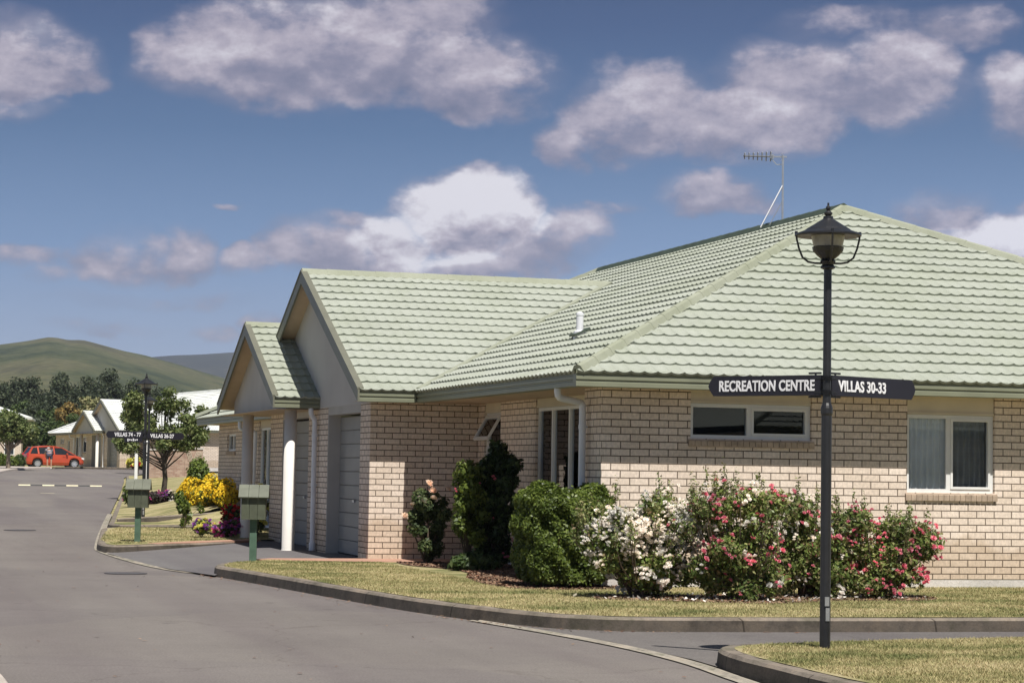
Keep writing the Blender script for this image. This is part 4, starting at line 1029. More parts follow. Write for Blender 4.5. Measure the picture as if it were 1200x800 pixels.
V, F, P = leaves_np(rs, cl, 5200, .036, .25); npmesh('foliage', V, F, LM['box'], t); stems(t, rs, [tuple(P[i]) for i in rs.choice(len(P), 8)], M['wood'], .015, .06)
put_blossoms(t, surf_pts(rs, cl, 3), 'pink', rs, .7, 1.0)
t = thing('low_fern', 'low green ferny plant at the foot of the camellia', 'plant', (8.0, 28.8, LZ))
V, F, P = leaves_np(rs, [(0, 0, .1, .35, .25, .14)], 1500, .045, .1); npmesh('foliage', V, F, LM['mid'], t)
# hedge: rounded box of leaves
def boxleaves(rs, n, hx, hy, h, size, soft=.12):
    P = []; Nn = []
    for _ in range(n):
        f = rs.rand(); u, v = rs.uniform(-1, 1, 2)
        if f < .28: p = (u*hx, -hy, (v*.5+.5)*h); q = (0, -1, 0)
        elif f < .45: p = (u*hx, hy, (v*.5+.5)*h); q = (0, 1, 0)
        elif f < .72: p = (hx*(1 if f < .58 else -1), u*hy, (v*.5+.5)*h); q = (1 if f < .58 else -1, 0, 0)
        else: p = (u*hx, v*hy, h); q = (0, 0, 1)
        P.append(p); Nn.append(q)
    P = np.array(P); Nn = np.array(Nn, float)
    # round the corners: superellipsoid squeeze
    c = np.array([0, 0, h*.5]); d = (P-c)/np.array([hx, hy, h*.5]); L = (np.abs(d)**5).sum(1)**(1/5.); P = c+d/L[:, None]*np.array([hx, hy, h*.5])
    lump = .045*np.sin(P[:, 0]*9+1)*np.sin(P[:, 2]*8+2)+.03*np.sin(P[:, 0]*21+P[:, 2]*17)+.02*np.sin(P[:, 1]*23+P[:, 2]*13)
    P = P+Nn*lump[:, None]-Nn*(rs.rand(len(P))**1.5*soft)[:, None]+rs.normal(size=P.shape)*.012
    n_ = Nn*.8+rs.normal(size=P.shape)*.7+np.array([0, 0, .3]); n_ /= np.linalg.norm(n_, axis=1)[:, None]
    a = np.cross(n_, rs.normal(size=P.shape)); a /= np.linalg.norm(a, axis=1)[:, None]; b = np.cross(n_, a); s = (size*(.6+.8*rs.rand(len(P))))[:, None]
    V = np.stack([P-a*s, P-b*s*.6, P+a*s, P+b*s*.6], 1).reshape(-1, 3); return V, np.arange(4*len(P)).reshape(-1, 4)
rs = np.random.RandomState(30); t = thing('clipped_hedge', 'dense clipped square green hedge below the tall left window', 'hedge', (7.94, 24.75, LZ), .0)
V, F = boxleaves(rs, 46000, .515, .50, 1.14, .021, .08); npmesh('foliage', V, F, LM['box'], t)
V, F = boxleaves(rs, 6000, .50, .46, 1.05, .03, .25); npmesh('inner_foliage', V, F, LM['mid'], t)
stems(t, rs, [(x*.3, y*.3, .6) for x, y in rs.normal(size=(10, 2))], M['wood'], .02, .1)
# garden beds
def bed(name, poly, z, label, seed, n, y=None):
    o = sheet(name, poly, lambda x, y: z, M['bark'], .6)
    rs = np.random.RandomState(seed); P = inpoly(rs, poly, n)
    P3 = np.c_[P, np.full(len(P), z+.008)]; d = rs.normal(size=(len(P), 3))*np.array([1, 1, .35]); d /= np.linalg.norm(d, axis=1)[:, None]
    e = np.cross(d, rs.normal(size=d.shape)*.4+np.array([0, 0, 1])); e /= np.linalg.norm(e, axis=1)[:, None]; s = (.022*(.5+rs.rand(len(P))))[:, None]
    V = np.stack([P3-d*s, P3-e*s*.5, P3+d*s, P3+e*s*.5], 1).reshape(-1, 3); F = np.arange(4*len(P)).reshape(-1, 4)
    c = npmesh('bark_mulch', V, F, M['chip']); tag(c, label, 'mulch', kind='stuff'); return o
def inpoly(rs, poly, n):
    poly = np.array(poly); lo, hi = poly.min(0), poly.max(0); out = []
    tot = 0
    while tot < n:
        P = lo+rs.rand(n, 2)*(hi-lo); x, y = P[:, 0], P[:, 1]; ins = np.zeros(n, bool); j = len(poly)-1
        for i in range(len(poly)):
            xi, yi = poly[i]; xj, yj = poly[j]
            with np.errstate(divide='ignore', invalid='ignore'):
                c = ((yi > y) != (yj > y)) & (x < (xj-xi)*(y-yi)/(yj-yi+1e-12)+xi)
            ins ^= c; j = i
        out.append(P[ins]); tot += ins.sum()
    return np.concatenate(out)[:n]
bed1 = smoothline([(7.5, 31.2), (7.45, 30.2), (7.75, 29.2), (7.7, 28), (7.4, 27), (7.2, 25.8), (7.2, 24.6), (7.7, 24.1), (8.5, 24.3), (8.8, 24.8)], 4)+[(9.0, 25.5), (9.0, 31.2)]
bed('garden_bed', bed1, LZ+.008, 'loose reddish brown bark mulch under the camellia and hedge', 1, 9000)
bed2 = smoothline([(7.55, 22.3), (8.2, 21.95), (9.2, 21.5), (10.2, 22.0), (11.2, 22.0), (11.6, 22.6), (11.2, 23.1), (9.6, 23.0), (8.3, 23.0), (7.6, 22.8)], 4)
bed('garden_bed', bed2, LZ+.008, 'dark mulch and fallen petals under the long row of rose bushes', 2, 2200)
Pp = inpoly(np.random.RandomState(5), bed2, 260); rs = np.random.RandomState(6)
P3 = np.c_[Pp+rs.normal(size=Pp.shape)*.12, np.full(len(Pp), LZ+.03)]; a = rs.normal(size=P3.shape)*.014; b = np.cross(a, [0, 0, 1.])
V = np.stack([P3-a, P3-b, P3+a, P3+b], 1).reshape(-1, 3); tag(npmesh('fallen_petals', V, np.arange(4*len(P3)).reshape(-1, 4), PM['white']), 'pale fallen petals scattered on the ground under the rose bushes', 'petals', kind='stuff')

ks = [(x-.10, y) for x, y in l2_front if y < 31]
rs = np.random.RandomState(77); P = []
for i in range(420):
    k = rs.randint(len(ks)-1); f = rs.rand(); a, b_ = np.array(ks[k]), np.array(ks[k+1])
    if a[0] > 16: continue
    q = a+(b_-a)*f+rs.normal(size=2)*.05+np.array([-.05*(a[1] > 20.5), -.07*(a[1] <= 20.5)]); P.append((q[0], q[1], .012))
for i in range(260): P.append((rs.uniform(0, 6), rs.uniform(15, 42), .01))
P = np.array(P); a = rs.normal(size=P.shape)*np.array([.013, .013, .003]); b_ = np.cross(a, [0, 0, 1.])*.6
V = np.stack([P-a, P-b_, P+a, P+b_], 1).reshape(-1, 3); tag(npmesh('leaf_litter', V, np.arange(4*len(P)).reshape(-1, 4), M['chip']), 'dry leaf litter and grit scattered along the kerb and road', 'litter', kind='stuff')
# grass blades
def blades(poly, n, seed, zf, h=.028, w=.0035, label=''):
    rs = np.random.RandomState(seed); P = inpoly(rs, poly, n); z = np.array([zf(x, y) for x, y in P]) if zf(0, 0) is not None and seed > 50 else np.full(n, LZ)
    B = np.c_[P, z]; a = rs.rand(n)*6.28; d = np.c_[np.cos(a), np.sin(a), np.zeros(n)]*w*(.6+.8*rs.rand(n))[:, None]
    hh = h*(.4+rs.rand(n)**1.6*1.1); lean = rs.normal(size=(n, 3))*np.array([.55, .55, 0])*hh[:, None]
    T = B+lean+np.c_[np.zeros((n, 2)), hh]
    V = np.stack([B-d, B+d, T], 1).reshape(-1, 3); o = npmesh('grass', V, np.arange(3*n).reshape(-1, 3), M['blade'])
    return tag(o, label, 'grass', kind='stuff')
isl_vis = [p for p in isl_lawn if p[0] < 11 and p[1] > 12]+[(11, 13.4)]
blades([(6.42, 13.0), (6.40, 14.6), (6.48, 15.7), (6.65, 16.1), (6.95, 16.36), (7.5, 16.53), (9, 16.8), (11.2, 17.05), (11.2, 13.0)], 150000, 1, lambda x, y: None or LZ, .019, .0032, 'short dry grass on the kerbed island around the near lamp')
l2v = inset(l2_front, .13, 1); l2v = [p for p in l2v if p[0] < 15]+[(15, 19.3), (15, 24.7), (8.35, 24.7), (7.3, 24.9), (7.3, 29), (7.3, 31.3), (6.0, 31.6)]
blades(l2v, 230000, 2, lambda x, y: LZ, .018, .0042, 'short patchy dry grass on the lawn before the brick wall')
blades([(4.2, 37.7), (5.5, 38.9), (6.9, 40.2), (8.3, 41), (8.3, 45.8), (5.1, 45.5), (4.6, 43), (4.15, 39.5)], 34000, 51, lambda x, y: gl(x, y), .022, .008, 'mown grass on the lawn beyond the driveway')

# foliage details further up the road
def small_plant(name, loc, label, cat, blobs, n, leaf, size, seed, flow=None, stemn=6, group=None):
    rs = np.random.RandomState(seed); t = thing(name, label, cat, loc, 0, group)
    V, F, P = leaves_np(rs, blobs, n, size, .15); npmesh('foliage', V, F, LM[leaf], t)
    if stemn: stems(t, rs, [tuple(P[i]) for i in rs.choice(len(P), stemn)], M['wood'], .012, .05)
    if flow:
        for c, k, s in flow: put_blossoms(t, surf_pts(rs, blobs, k, True), c, rs, s*.8, s*1.2)
    return t
small_plant('young_shrub', (6.40, 45.2, gl(6.4, 45.2)), 'small leggy green shrub alone on the far lawn', 'shrub', [(0, 0, .45, .14, .14, .16), (-.08, 0, .62, .10, .1, .14), (.1, 0, .25, .08, .08, .14), (.35, 0, .42, .07, .05, .12), (0, 0, .15, .06, .06, .15)], 800, 'box', .045, 41)
small_plant('flowering_plant', (6.62, 40.9, gl(6.6, 40.9)), 'low purple and magenta flowers left of the porch column', 'flowers', [(0, 0, .15, .26, .2, .13), (.12, 0, .22, .2, .18, .13)], 1800, 'mid', .028, 42, [('purple', 20, 1.0), ('magenta', 34, 1.05)], 4)
small_plant('flowering_plant', (6.80, 41.6, gl(6.8, 41.6)), 'taller red flowers standing behind the purple ones at the porch', 'flowers', [(0, 0, .36, .17, .16, .22)], 1100, 'mid', .032, 43, [('red', 24, 1.1), ('lemon', 4, 1.1)], 5)
small_plant('flowering_plant', (6.12, 40.8, gl(6.1, 40.8)), 'small lemon and violet flowers at the left end of the flower bed', 'flowers', [(0, 0, .2, .17, .16, .15)], 800, 'box', .028, 44, [('lemon', 9, 1.2), ('purple', 12, 1.0)], 4)
small_plant('climbing_plant', (7.35, 41.8, gl(7.2, 41.5)), 'tall leafy plant with yellow blooms beside the far porch column', 'plant', [(0, 0, .5, .18, .2, .45)], 1600, 'rose', .035, 45, [('lemon', 10, 1.5)], 5)
def yellow_bush():
    rs = np.random.RandomState(46); t = thing('yellow_shrub', 'long low hedge smothered in bright yellow flowers beside the second unit', 'shrub', (0, 0, 0))
    bl = []
    for (x, y) in ((8.02, 49.4), (7.98, 50.4), (8.0, 51.4), (8.0, 52.5), (8.02, 53.6), (8.1, 54.6), (8.35, 55.4), (8.2, 56.2), (8.75, 56.4), (8.05, 51.9), (8.3, 57.2)):
        r = .30+.09*rs.rand(); z = gl(x, y)
        bl.append((x, y, z+.16+.08*rs.rand(), .34, .55, r*.9))
    cl = [c for b in bl for c in clumps(rs, b[:3], (b[3]*.8, b[4]*.8, b[5]*.8), 9, .17)]
    V, F, P = leaves_np(rs, cl, 14000, .045, .3); npmesh('foliage', V, F, LM['yellow'], t)
    V, F, P = leaves_np(rs, [(c[0], c[1], c[2]+.04, c[3]*1.12, c[4]*1.12, c[5]*1.1) for c in cl], 15000, .034, .85, aspect=.9)
    o = npmesh('blossoms', V, F, PM['yellow'], t); o['kind'] = 'stuff'
    stems(t, rs, [tuple(P[i]) for i in rs.choice(len(P), 10)], M['wood'], .02, .3, n=5) if False else None
    return t
yellow_bush()
small_plant('green_shrub', (9.25, 62.5, gl(9, 62.5)), 'bright green rounded shrub behind the yellow flowers', 'shrub', [(0, 0, .6, .32, .4, .5)], 1800, 'box', .06, 47, None, 5)
small_plant('flower_bed_plant', (7.85, 62, gl(7.8, 62)), 'dark purple flowering clump under the roadside tree', 'flowers', [(0, 0, .2, .75, .4, .2), (.5, 0, .22, .3, .3, .2)], 3600, 'plum', .04, 48, [('magenta', 14, 1.1), ('white', 5, 1.2), ('purple', 10, 1.1)], 4)
small_plant('green_shrub', (7.2, 60.5, gl(7.2, 60.5)), 'yellow green shrub at the kerb behind the left letterbox', 'shrub', [(0, 0, .35, .3, .35, .32), (-.05, 0, .6, .15, .2, .2)], 1500, 'box', .05, 49, None, 4)
small_plant('flower_bed_plant', (17.6, 144, 1.3), 'orange and yellow flower clump right of the dark garage door', 'flowers', [(0, 0, .3, .9, .6, .35)], 1800, 'yellow', .08, 50, [('lemon', 20, 4), ('red', 14, 3.5)], 4)
small_plant('flower_bed_plant', (19.4, 142, 1.28), 'violet blue flower clump in front of the distant villa', 'flowers', [(0, 0, .25, .8, .6, .3)], 1500, 'mid', .08, 51, [('purple', 34, 4)], 4)

def tree(name, loc, label, crown, n, leaf, size, seed, trunk_h, tr=.1, group=None, tm='trunk', clump_r=.4, clump_k=14, cat='tree', shell=.2, lean=(0, 0)):
    rs = np.random.RandomState(seed); t = thing(name, label, cat, loc, 0, group)
    cl = [c for b in crown for c in clumps(rs, b[:3], (b[3]*.85, b[4]*.85, b[5]*.88), clump_k, clump_r, .4)]
    V, F, P = leaves_np(rs, cl, n, size, shell); npmesh('crown', V, F, LM[leaf], t)
    m = MB(); zc = np.mean([b[2] for b in crown]); top = max(b[2]+b[5]*.4 for b in crown)
    cx = np.mean([b[0] for b in crown]); cy = np.mean([b[1] for b in crown])
    m.tube([(0, 0, -.2), (rs.normal()*.02, 0, trunk_h*.5), (cx*.3, cy*.3, trunk_h), (cx*.7, cy*.7, (trunk_h+top)/2), (cx, cy, top)], [tr*1.25, tr, tr*.85, tr*.5, tr*.12], 9)
    for i in range(min(26, len(cl))):
        c = cl[rs.randint(len(cl))]; q = rs.uniform(.75, 1.25)*trunk_h; q = min(q, c[2]-.1*c[5]) if c[2] > trunk_h*.6 else trunk_h*.8
        m.tube([(cx*.3, cy*.3, q), ((c[0]+cx*.3)/2, (c[1]+cy*.3)/2, (q+c[2])/2-.05*abs(c[0])), (c[0], c[1], c[2])], [tr*.4, tr*.25, tr*.08], 5, False)
    m.build('trunk', M[tm], t, uv=False); return t
# roadside tree by the second lamp
tree('street_tree', (9.90, 74.8, gl(9.90, 74.8)), 'leafy green roadside tree with dark trunk behind the second street lamp', [(-.1, 0, 1.95, 1.3, 1.1, .75), (-.6, 0, 2.5, .8, .7, .75), (.55, 0, 2.6, .75, .8, .7), (0.1, 0, 3.2, .45, .5, .75), (1.15, 0, 2.1, .6, .6, .5), (-1.35, 0, 1.75, .7, .6, .45), (1.2, .1, 2.7, .3, .3, .45), (-1.05, 0, 3.0, .3, .3, .4), (.2, 0, 1.7, .9, .8, .4)], 12500, 'tree', .06, 60, 1.0, .085, clump_r=.27, clump_k=9)
tree('street_tree', (15.4, 128, 1.1), 'slim young tree with thin trunk before the distant villa', [(0, 0, 2.6, .9, .9, .8), (-.3, 0, 3.2, .6, .6, .6)], 2600, 'tree', .12, 61, 1.7, .10, clump_r=.4, clump_k=8)
def aX(px, Y): return ang(px)*Y
tree('garden_tree', (aX(13, 133), 133, 1.2), 'round olive green tree with pale trunk left of the red car', [(0, 0, 2.2, 1.35, 1.2, .85), (-.8, 0, 2.5, 1.0, 1.0, .75), (.9, 0, 2.2, .85, .9, .65), (0, 0, 2.8, .9, .9, .5)], 6500, 'tree', .12, 62, 1.0, .12, tm='trunkp', clump_r=.42)
back = 'trees behind the villas'
def Zat(py, px, Y):
    hz = 552.9+.0162*(px-600); d = Y*math.cos(.2863)+ang(px)*Y*math.sin(.2863); return 1.467+(hz-py)/2597.*d
# tall dark shelter trees, each with its own top height
dark_l = ['leftmost tall dark shelter tree below the hill', 'second tall dark tree from the left edge', 'broad dark tree behind the roof slice at left', 'tall dark tree above the orange tinted tree', 'tallest pointed dark tree in the shelter row', 'dark tree between the pointed tree and the cream tree', 'dark tree directly behind the cream coloured crown', 'dark tree above the white gable peak', 'slim dark tree left of the second street lamp', 'dark tree behind the lantern of the second street lamp', 'short dark tree at the right end of the shelter row']
for i, (px, top, w) in enumerate([(6, 440, 34), (24, 433, 32), (47, 432, 34), (60, 436, 30), (73, 421, 34), (98, 430, 36), (118, 436, 26), (133, 426, 36), (152, 436, 24), (166, 433, 24), (182, 447, 26)]):
    Y = 262+(i % 3)*11; zt = (Zat(top, px, Y)-1.3)*.93; r = w/2/2597*Y*1.05
    rs = np.random.RandomState(70+i)
    cr = [(rs.normal()*.4, 0, zt*.36, r, r, zt*.30), (rs.normal()*.5, 0, zt*.58, r*.85, r*.85, zt*.26), (rs.normal()*.5, 0, zt*.78, r*.48, r*.5, zt*.2), (r*.55, 0, zt*.62, r*.45, r*.5, zt*.22), (-r*.55, 0, zt*.56, r*.4, r*.5, zt*.22)]
    tree('shelter_tree', (aX(px, Y), Y, 1.3), dark_l[i], cr, 9000, 'dark', .20, 70+i, zt*.25, .3, 'dark shelter trees below the hill', clump_r=1.0, clump_k=11)
mid_l = ['leafy green tree at the left edge under the dark row', 'pale flecked green tree above the roof slice', 'bushy mid green tree left of the orange tinted tree', 'dark green bushy tree right of the roof slice', 'orange tinted tree behind the low white roof', 'cream and green tree with pale upright top', 'green tree between the orange and cream trees', 'low green tree behind the small gabled porch', 'low green bushes at the left behind the round tree', 'green tree filling the gap beside the porch roof']
for i, (px, top, w, Y, lf) in enumerate([(2, 462, 26, 215, 'mid'), (20, 463, 30, 222, 'mid'), (55, 470, 34, 205, 'mid'), (38, 472, 26, 210, 'dark'), (80, 466, 27, 198, 'orange'), (105, 452, 28, 200, 'cream'), (94, 478, 24, 190, 'mid'), (64, 488, 34, 185, 'mid'), (22, 492, 40, 180, 'mid'), (45, 486, 28, 188, 'dark')]):
    zt = Zat(top, px, Y)-1.25; r = w/2/2597*Y*1.12
    cr = [(0, 0, zt*.45, r, r, zt*.38), (r*.3, 0, zt*.68, r*.65, r*.7, zt*.27), (-r*.35, 0, zt*.62, r*.6, r*.6, zt*.27)]
    tree('garden_tree', (aX(px, Y), Y, 1.25), mid_l[i], cr, 6000, lf, .15, 90+i, zt*.2, .2, back, clump_r=.55, clump_k=11)
for i, (px, top, w) in enumerate([(214, 449, 14), (226, 447, 16), (238, 449, 14), (252, 450, 14)]):
    Y = 300; zt = Zat(top, px, Y)-1.3
    tree('garden_tree', (aX(px, Y), Y, 1.3), ['leftmost of the low dark treetops above the white roof', 'second dark treetop above the white roof', 'third dark treetop above the white roof', 'rightmost dark treetop beside the aerial mast'][i], [(0, 0, zt*.6, 1.1, 1.1, zt*.4)], 1400, 'dark', .3, 110+i, zt*.3, .2, 'treetops above the white roof', clump_r=.6)
# low hedge plants by the far lawn
for i, (px, py, w, h) in enumerate([(4, 545, 18, 1.0), (16, 545, 16, .8), (26, 544, 14, .9), (-12, 546, 24, 1.4)]):
    Y = 141+i*.8; x = aX(px, Y)
    small_plant('low_hedge', (x, Y, 1.25), ['light green hedge plant under the round tree', 'low hedge plant by the trunk of the round tree', 'hedge plant just left of the red car', 'taller hedge plant at the left frame edge'][i], 'hedge', [(0, 0, h*.4, w/2/17.5, .5, h*.5)], 1500, 'box' if i < 2 else 'mid', .09, 120+i, None, 4, 'low hedge plants on the far lawn')

# ---------------------------------------------------------------- garden wall and posts in front of the distant villa
Yf = 112.0
fwl = thing('garden_wall', 'rose coloured brick garden wall with trellis pattern behind the roadside tree', 'wall', (aX(208, Yf), Yf, 0))
z0, z1 = .75, Zat(526, 208, Yf); hw = (aX(240, Yf)-aX(176, Yf))/2
MB().box(-hw, hw*.35, -.1, .1, z0-.2, z1-.08).box(hw*.35, hw, -.14, .1, z0-.2, z1).build('wall', M['brick2'], fwl)
MB().box(-hw, hw*.35-.02, -.14, .14, z1-.08, z1-.02).box(hw*.35-.02, hw+.05, -.18, .14, z1, z1+.08).build('coping', M['plinth'], fwl)
lt = MB(); n = 12
for i in range(n):
    for s in (-1, 1):
        x = hw*.38+(hw*.6)*i/n; lt.beam((x, -.16, z0), (x+s*.55, -.16, z1-.1), .02, .03, (0, 1, 0)) if hw*.36 < x+s*.55 < hw else None
lt.build('trellis', M['panel'], fwl)
for px in (162.5, 174.5):
    Y = 104; o = thing('gate_post', 'tall square white post %s the second street lamp pole' % ('left of' if px < 170 else 'right of'), 'post', (aX(px, Y), Y, .8), 0, 'white posts by the second lamp')
    MB().box(-.07, .07, -.07, .07, -.2, 1.75).build('shaft', M['white'], o); MB().box(-.09, .09, -.09, .09, 1.75, 1.80).add([(-.09, -.09, 1.8), (.09, -.09, 1.8), (.09, .09, 1.8), (-.09, .09, 1.8), (0, 0, 1.88)], [(0, 1, 4), (1, 2, 4), (2, 3, 4), (3, 0, 4)]).build('cap', M['white'], o)

# ---------------------------------------------------------------- house slice at the left edge
Yh = 176; hx = aX(-8, Yh); hs = thing('far_house', 'far house with low pale roof mostly hidden by trees at the left edge', 'house', (hx, Yh, 1.25), R_(-6))
zt_, zr_ = Zat(489, 30, Yh)-1.25, Zat(478, 0, Yh)-1.25
MB().box(-6, 2.3, 0, 7, 0, zt_).build('wall', M['brick'], hs)
rfm = MB().add([(-6.6, -.6, zt_), (3.1, -.6, zt_), (3.1, 7.6, zt_), (-6.6, 7.6, zt_), (-3, 3.5, zr_+.5), (-.5, 3.5, zr_+.5), (-6.6, -.6, zt_-.18), (3.1, -.6, zt_-.18), (3.1, 7.6, zt_-.18), (-6.6, 7.6, zt_-.18)], [(0, 1, 5, 4), (1, 2, 5), (2, 3, 4, 5), (3, 0, 4), (0, 6, 7, 1), (1, 7, 8, 2), (6, 9, 8, 7)])
rfm.build('roof', M['roofw'], hs)
for x0, x1, zz0, zz1 in ((-4, -2.6, .9, 2.0), (-.5, .3, .1, 2.1), (1.0, 1.8, .9, 2.0)):
    w = MB().box(x0, x1, -.05, .02, zz0, zz1).build('window', M['white'], hs); MB().box(x0+.07, x1-.07, -.058, -.045, zz0+.07, zz1-.07).build('pane', M['cglass'], w)

# ---------------------------------------------------------------- red car
car = thing('red_hatchback', 'small orange red hatchback parked before the distant villa', 'car')
def car_build(root):
    # side outline (x length, z): lower body and greenhouse, lofted across the width
    xs = [-1.95, -1.90, -1.80, -1.6, -1.2, -.6, 0, .4, .75, 1.1, 1.45, 1.75, 1.90, 1.96]
    belt = [.66, .90, .96, .96, .95, .93, .92, .91, .90, .885, .84, .76, .66, .52]
    bot = [.34, .28, .25, .24, .22, .2, .2, .2, .2, .22, .22, .24, .27, .34]
    roofx = [(-1.86, .93), (-1.76, 1.20), (-1.56, 1.40), (-1.1, 1.49), (-.5, 1.53), (0, 1.51), (.4, 1.42), (.9, 1.14), (1.38, .88)]
    wd = [.60, .74, .80, .84, .845, .85, .85, .85, .845, .83, .80, .74, .66, .52]
    V = []; F = []; K = 12
    def arch(x):    # wheel arch cut of the lower edge
        z = 0
        for cx in (-1.22, 1.25):
            d = abs(x-cx)
            if d < .36: z = max(z, .30+math.sqrt(max(0, .36**2-d*d)))
        return z
    X = sorted(set(xs+[cx+d for cx in (-1.22, 1.25) for d in np.linspace(-.37, .37, 15)]))
    m = MB()
    for x in X:
        b = np.interp(x, xs, belt); lo = max(np.interp(x, xs, bot), arch(x)); w = np.interp(x, xs, wd)
        lo = min(lo, b-.08)
        sec = [(w*.93, lo), (w, lo+(b-lo)*.25), (w*1.0, lo+(b-lo)*.6), (w*.97, b-.02), (w*.90, b), (w*.4, b+.012)]
        ring = [(x, -y, z) for y, z in sec]+[(x, y, z) for y, z in sec[::-1]]
        m.v += ring
    n = 12
    for i in range(len(X)-1):
        for k in range(n-1): m.f.append((i*n+k, i*n+k+1, (i+1)*n+k+1, (i+1)*n+k)); m.mi.append(0)
    m.f += [tuple(range(n)), tuple((len(X)-1)*n+k for k in range(n-1, -1, -1))]; m.mi += [0, 0]
    # roof skin + pillars
    rx = [p[0] for p in roofx]; rz = [p[1] for p in roofx]; b0 = len(m.v); sub = np.linspace(-1.55, .42, 12)
    for x in sub:
        z = np.interp(x, rx, rz)
        for y in (-.62, -.55, 0, .55, .62): m.v.append((x, y, z-(.05 if abs(y) > .6 else .012 if abs(y) > .5 else 0)))
    for i in range(11):
        for k in range(4): q = b0+i*5+k; m.f.append((q, q+1, q+6, q+5)); m.mi.append(0)
    body = m.build('body', M['red'], root, smooth=False)
    pil = MB()
    for s in (-1, 1):
        for a, b, w in (((1.36, .74, .86), (.42, .61, 1.40), .055), ((-.1, .80, .92), (-.15, .615, 1.47), .08), ((-1.15, .80, .94), (-1.2, .60, 1.44), .10), ((-1.80, .70, .93), (-1.50, .585, 1.40), .15), ((.38, .61, 1.40), (-1.5, .585, 1.40), .05)):
            pil.beam((a[0], a[1]*s, a[2]), (b[0], b[1]*s, b[2]), w, .05, (0, 1, 0))
    pil.beam((-1.52, -.55, 1.41), (-1.52, .55, 1.41), .1, .06); pil.build('pillars', M['red'], body)
    gg = MB()
    for s in (-1, 1):
        gg.quad((1.30, .765*s, .87), (-1.72, .78*s, .93), (-1.48, .60*s, 1.40), (-.5, .60*s, 1.46), (.40, .61*s, 1.38))
    gg.quad((1.38, -.72, .865), (1.38, .72, .865), (.44, .58, 1.385), (.44, -.58, 1.385))
    gg.quad((-1.86, -.70, .92), (-1.86, .70, .92), (-1.56, .56, 1.38), (-1.56, -.56, 1.38))
    gg.build('windows', M['cglass'], root, recalc=False)
    for cx in (-1.22, 1.25):
        for s in (-1, 1):
            wh = MB(); R, r = .30, .20
            wh.v += []; pr = [(r, -.09), (R-.02, -.09), (R, -.06), (R, .06), (R-.02, .09), (r, .09)]
            vs = []; nn = 24
            for q, y in pr:
                for k in range(nn): t = 2*math.pi*k/nn; vs.append((cx+q*math.cos(t), s*.74+y, .30+q*math.sin(t)))
            wh.add(vs, [(i*nn+k, i*nn+(k+1) % nn, (i+1)*nn+(k+1) % nn, (i+1)*nn+k) for i in range(5) for k in range(nn)])
            wo = MB(); wheel = wh.build('wheel', M['rubber'], root)
            for k in range(7):
                a = 2*math.pi*k/7; wo.beam((cx, s*.80, .30), (cx+.2*math.cos(a), s*.81, .30+.2*math.sin(a)), .06, .03, (0, 1, 0))
            vs = []
            for q, y in ((.205, -.05), (.205, .085), (.18, .085), (.18, -.02), (.02, -.02)):
                for k in range(nn): t = 2*math.pi*k/nn; vs.append((cx+q*math.cos(t), s*(.74+y), .30+q*math.sin(t)))
            wo.add(vs, [(i*nn+k, i*nn+(k+1) % nn, (i+1)*nn+(k+1) % nn, (i+1)*nn+k) for i in range(4) for k in range(nn)])
            wo.build('rim', M['rim'], wheel)
    for s in (-1, 1):
        MB().obox((-1.86, .68*s, .86), (.06, 0, .02), (0, .09, 0), (-.02, 0, .14)).build('tail_light', M['tail'], root)
        MB().obox((1.80, .60*s, .68), (.13, 0, -.03), (0, .12, 0), (0, 0, .06)).build('headlight', M['white'], root)
        MB().obox((.72, .90*s, .97), (.05, 0, 0), (0, .08, 0), (0, 0, .06)).build('mirror', M['red'], root)
        MB().box(-.35, -.2, s*.852-.01, s*.852+.01, .78, .81).box(.45, .6, s*.852-.01, s*.852+.01, .76, .79).build('door_handle', M['red'], root)
    MB().box(-1.975, -1.95, -.26, .26, .46, .58).build('number_plate', M['white'], root)
    MB().box(-1.5, -1.45, -.62, .62, .2, .25).box(-1.6, 1.5, -.6, .6, .2, .3).build('underbody', M['rubber'], root)
    MB().box(-1.97, -1.88, -.62, .62, .28, .36).build('bumper_trim', M['rubber'], root)
car_build(car)
CY = 146.0; car.location = (aX(65, CY), CY-.0, g(0, CY)+.03); car.scale = (.97, .97, .94); car.rotation_euler = (0, 0, R_(26-16.4)); car['category'] = 'car'
# ---------------------------------------------------------------- person bending beside the car
pe = thing('person', 'person in lilac grey top and dark shorts bending beside the red car', 'person', (aX(61, 143.2), 143.2, g(0, 143.2)+.005), R_(-10))
def skin(name, pts, edges, rad, mat, parent, sub=1):
    me = bpy.data.meshes.new(name); me.from_pydata(pts, edges, []); ob = bpy.data.objects.new(name, me); COL.objects.link(ob)
    md = ob.modifiers.new('s', 'SKIN')
    for v, r in zip(me.skin_vertices[0].data, rad): v.radius = (r, r)
    me.skin_vertices[0].data[0].use_root = True
    md.use_smooth_shade = True; ob.modifiers.new('d', 'SUBSURF').levels = sub; ob.modifiers['d'].render_levels = sub
    dg = bpy.context.evaluated_depsgraph_get(); m2 = bpy.data.meshes.new_from_object(ob.evaluated_get(dg)); m2.name = name
    bpy.data.objects.remove(ob); m2.materials.clear(); m2.materials.append(mat)
    o = bpy.data.objects.new(name, m2); COL.objects.link(o); o.parent = parent; return o
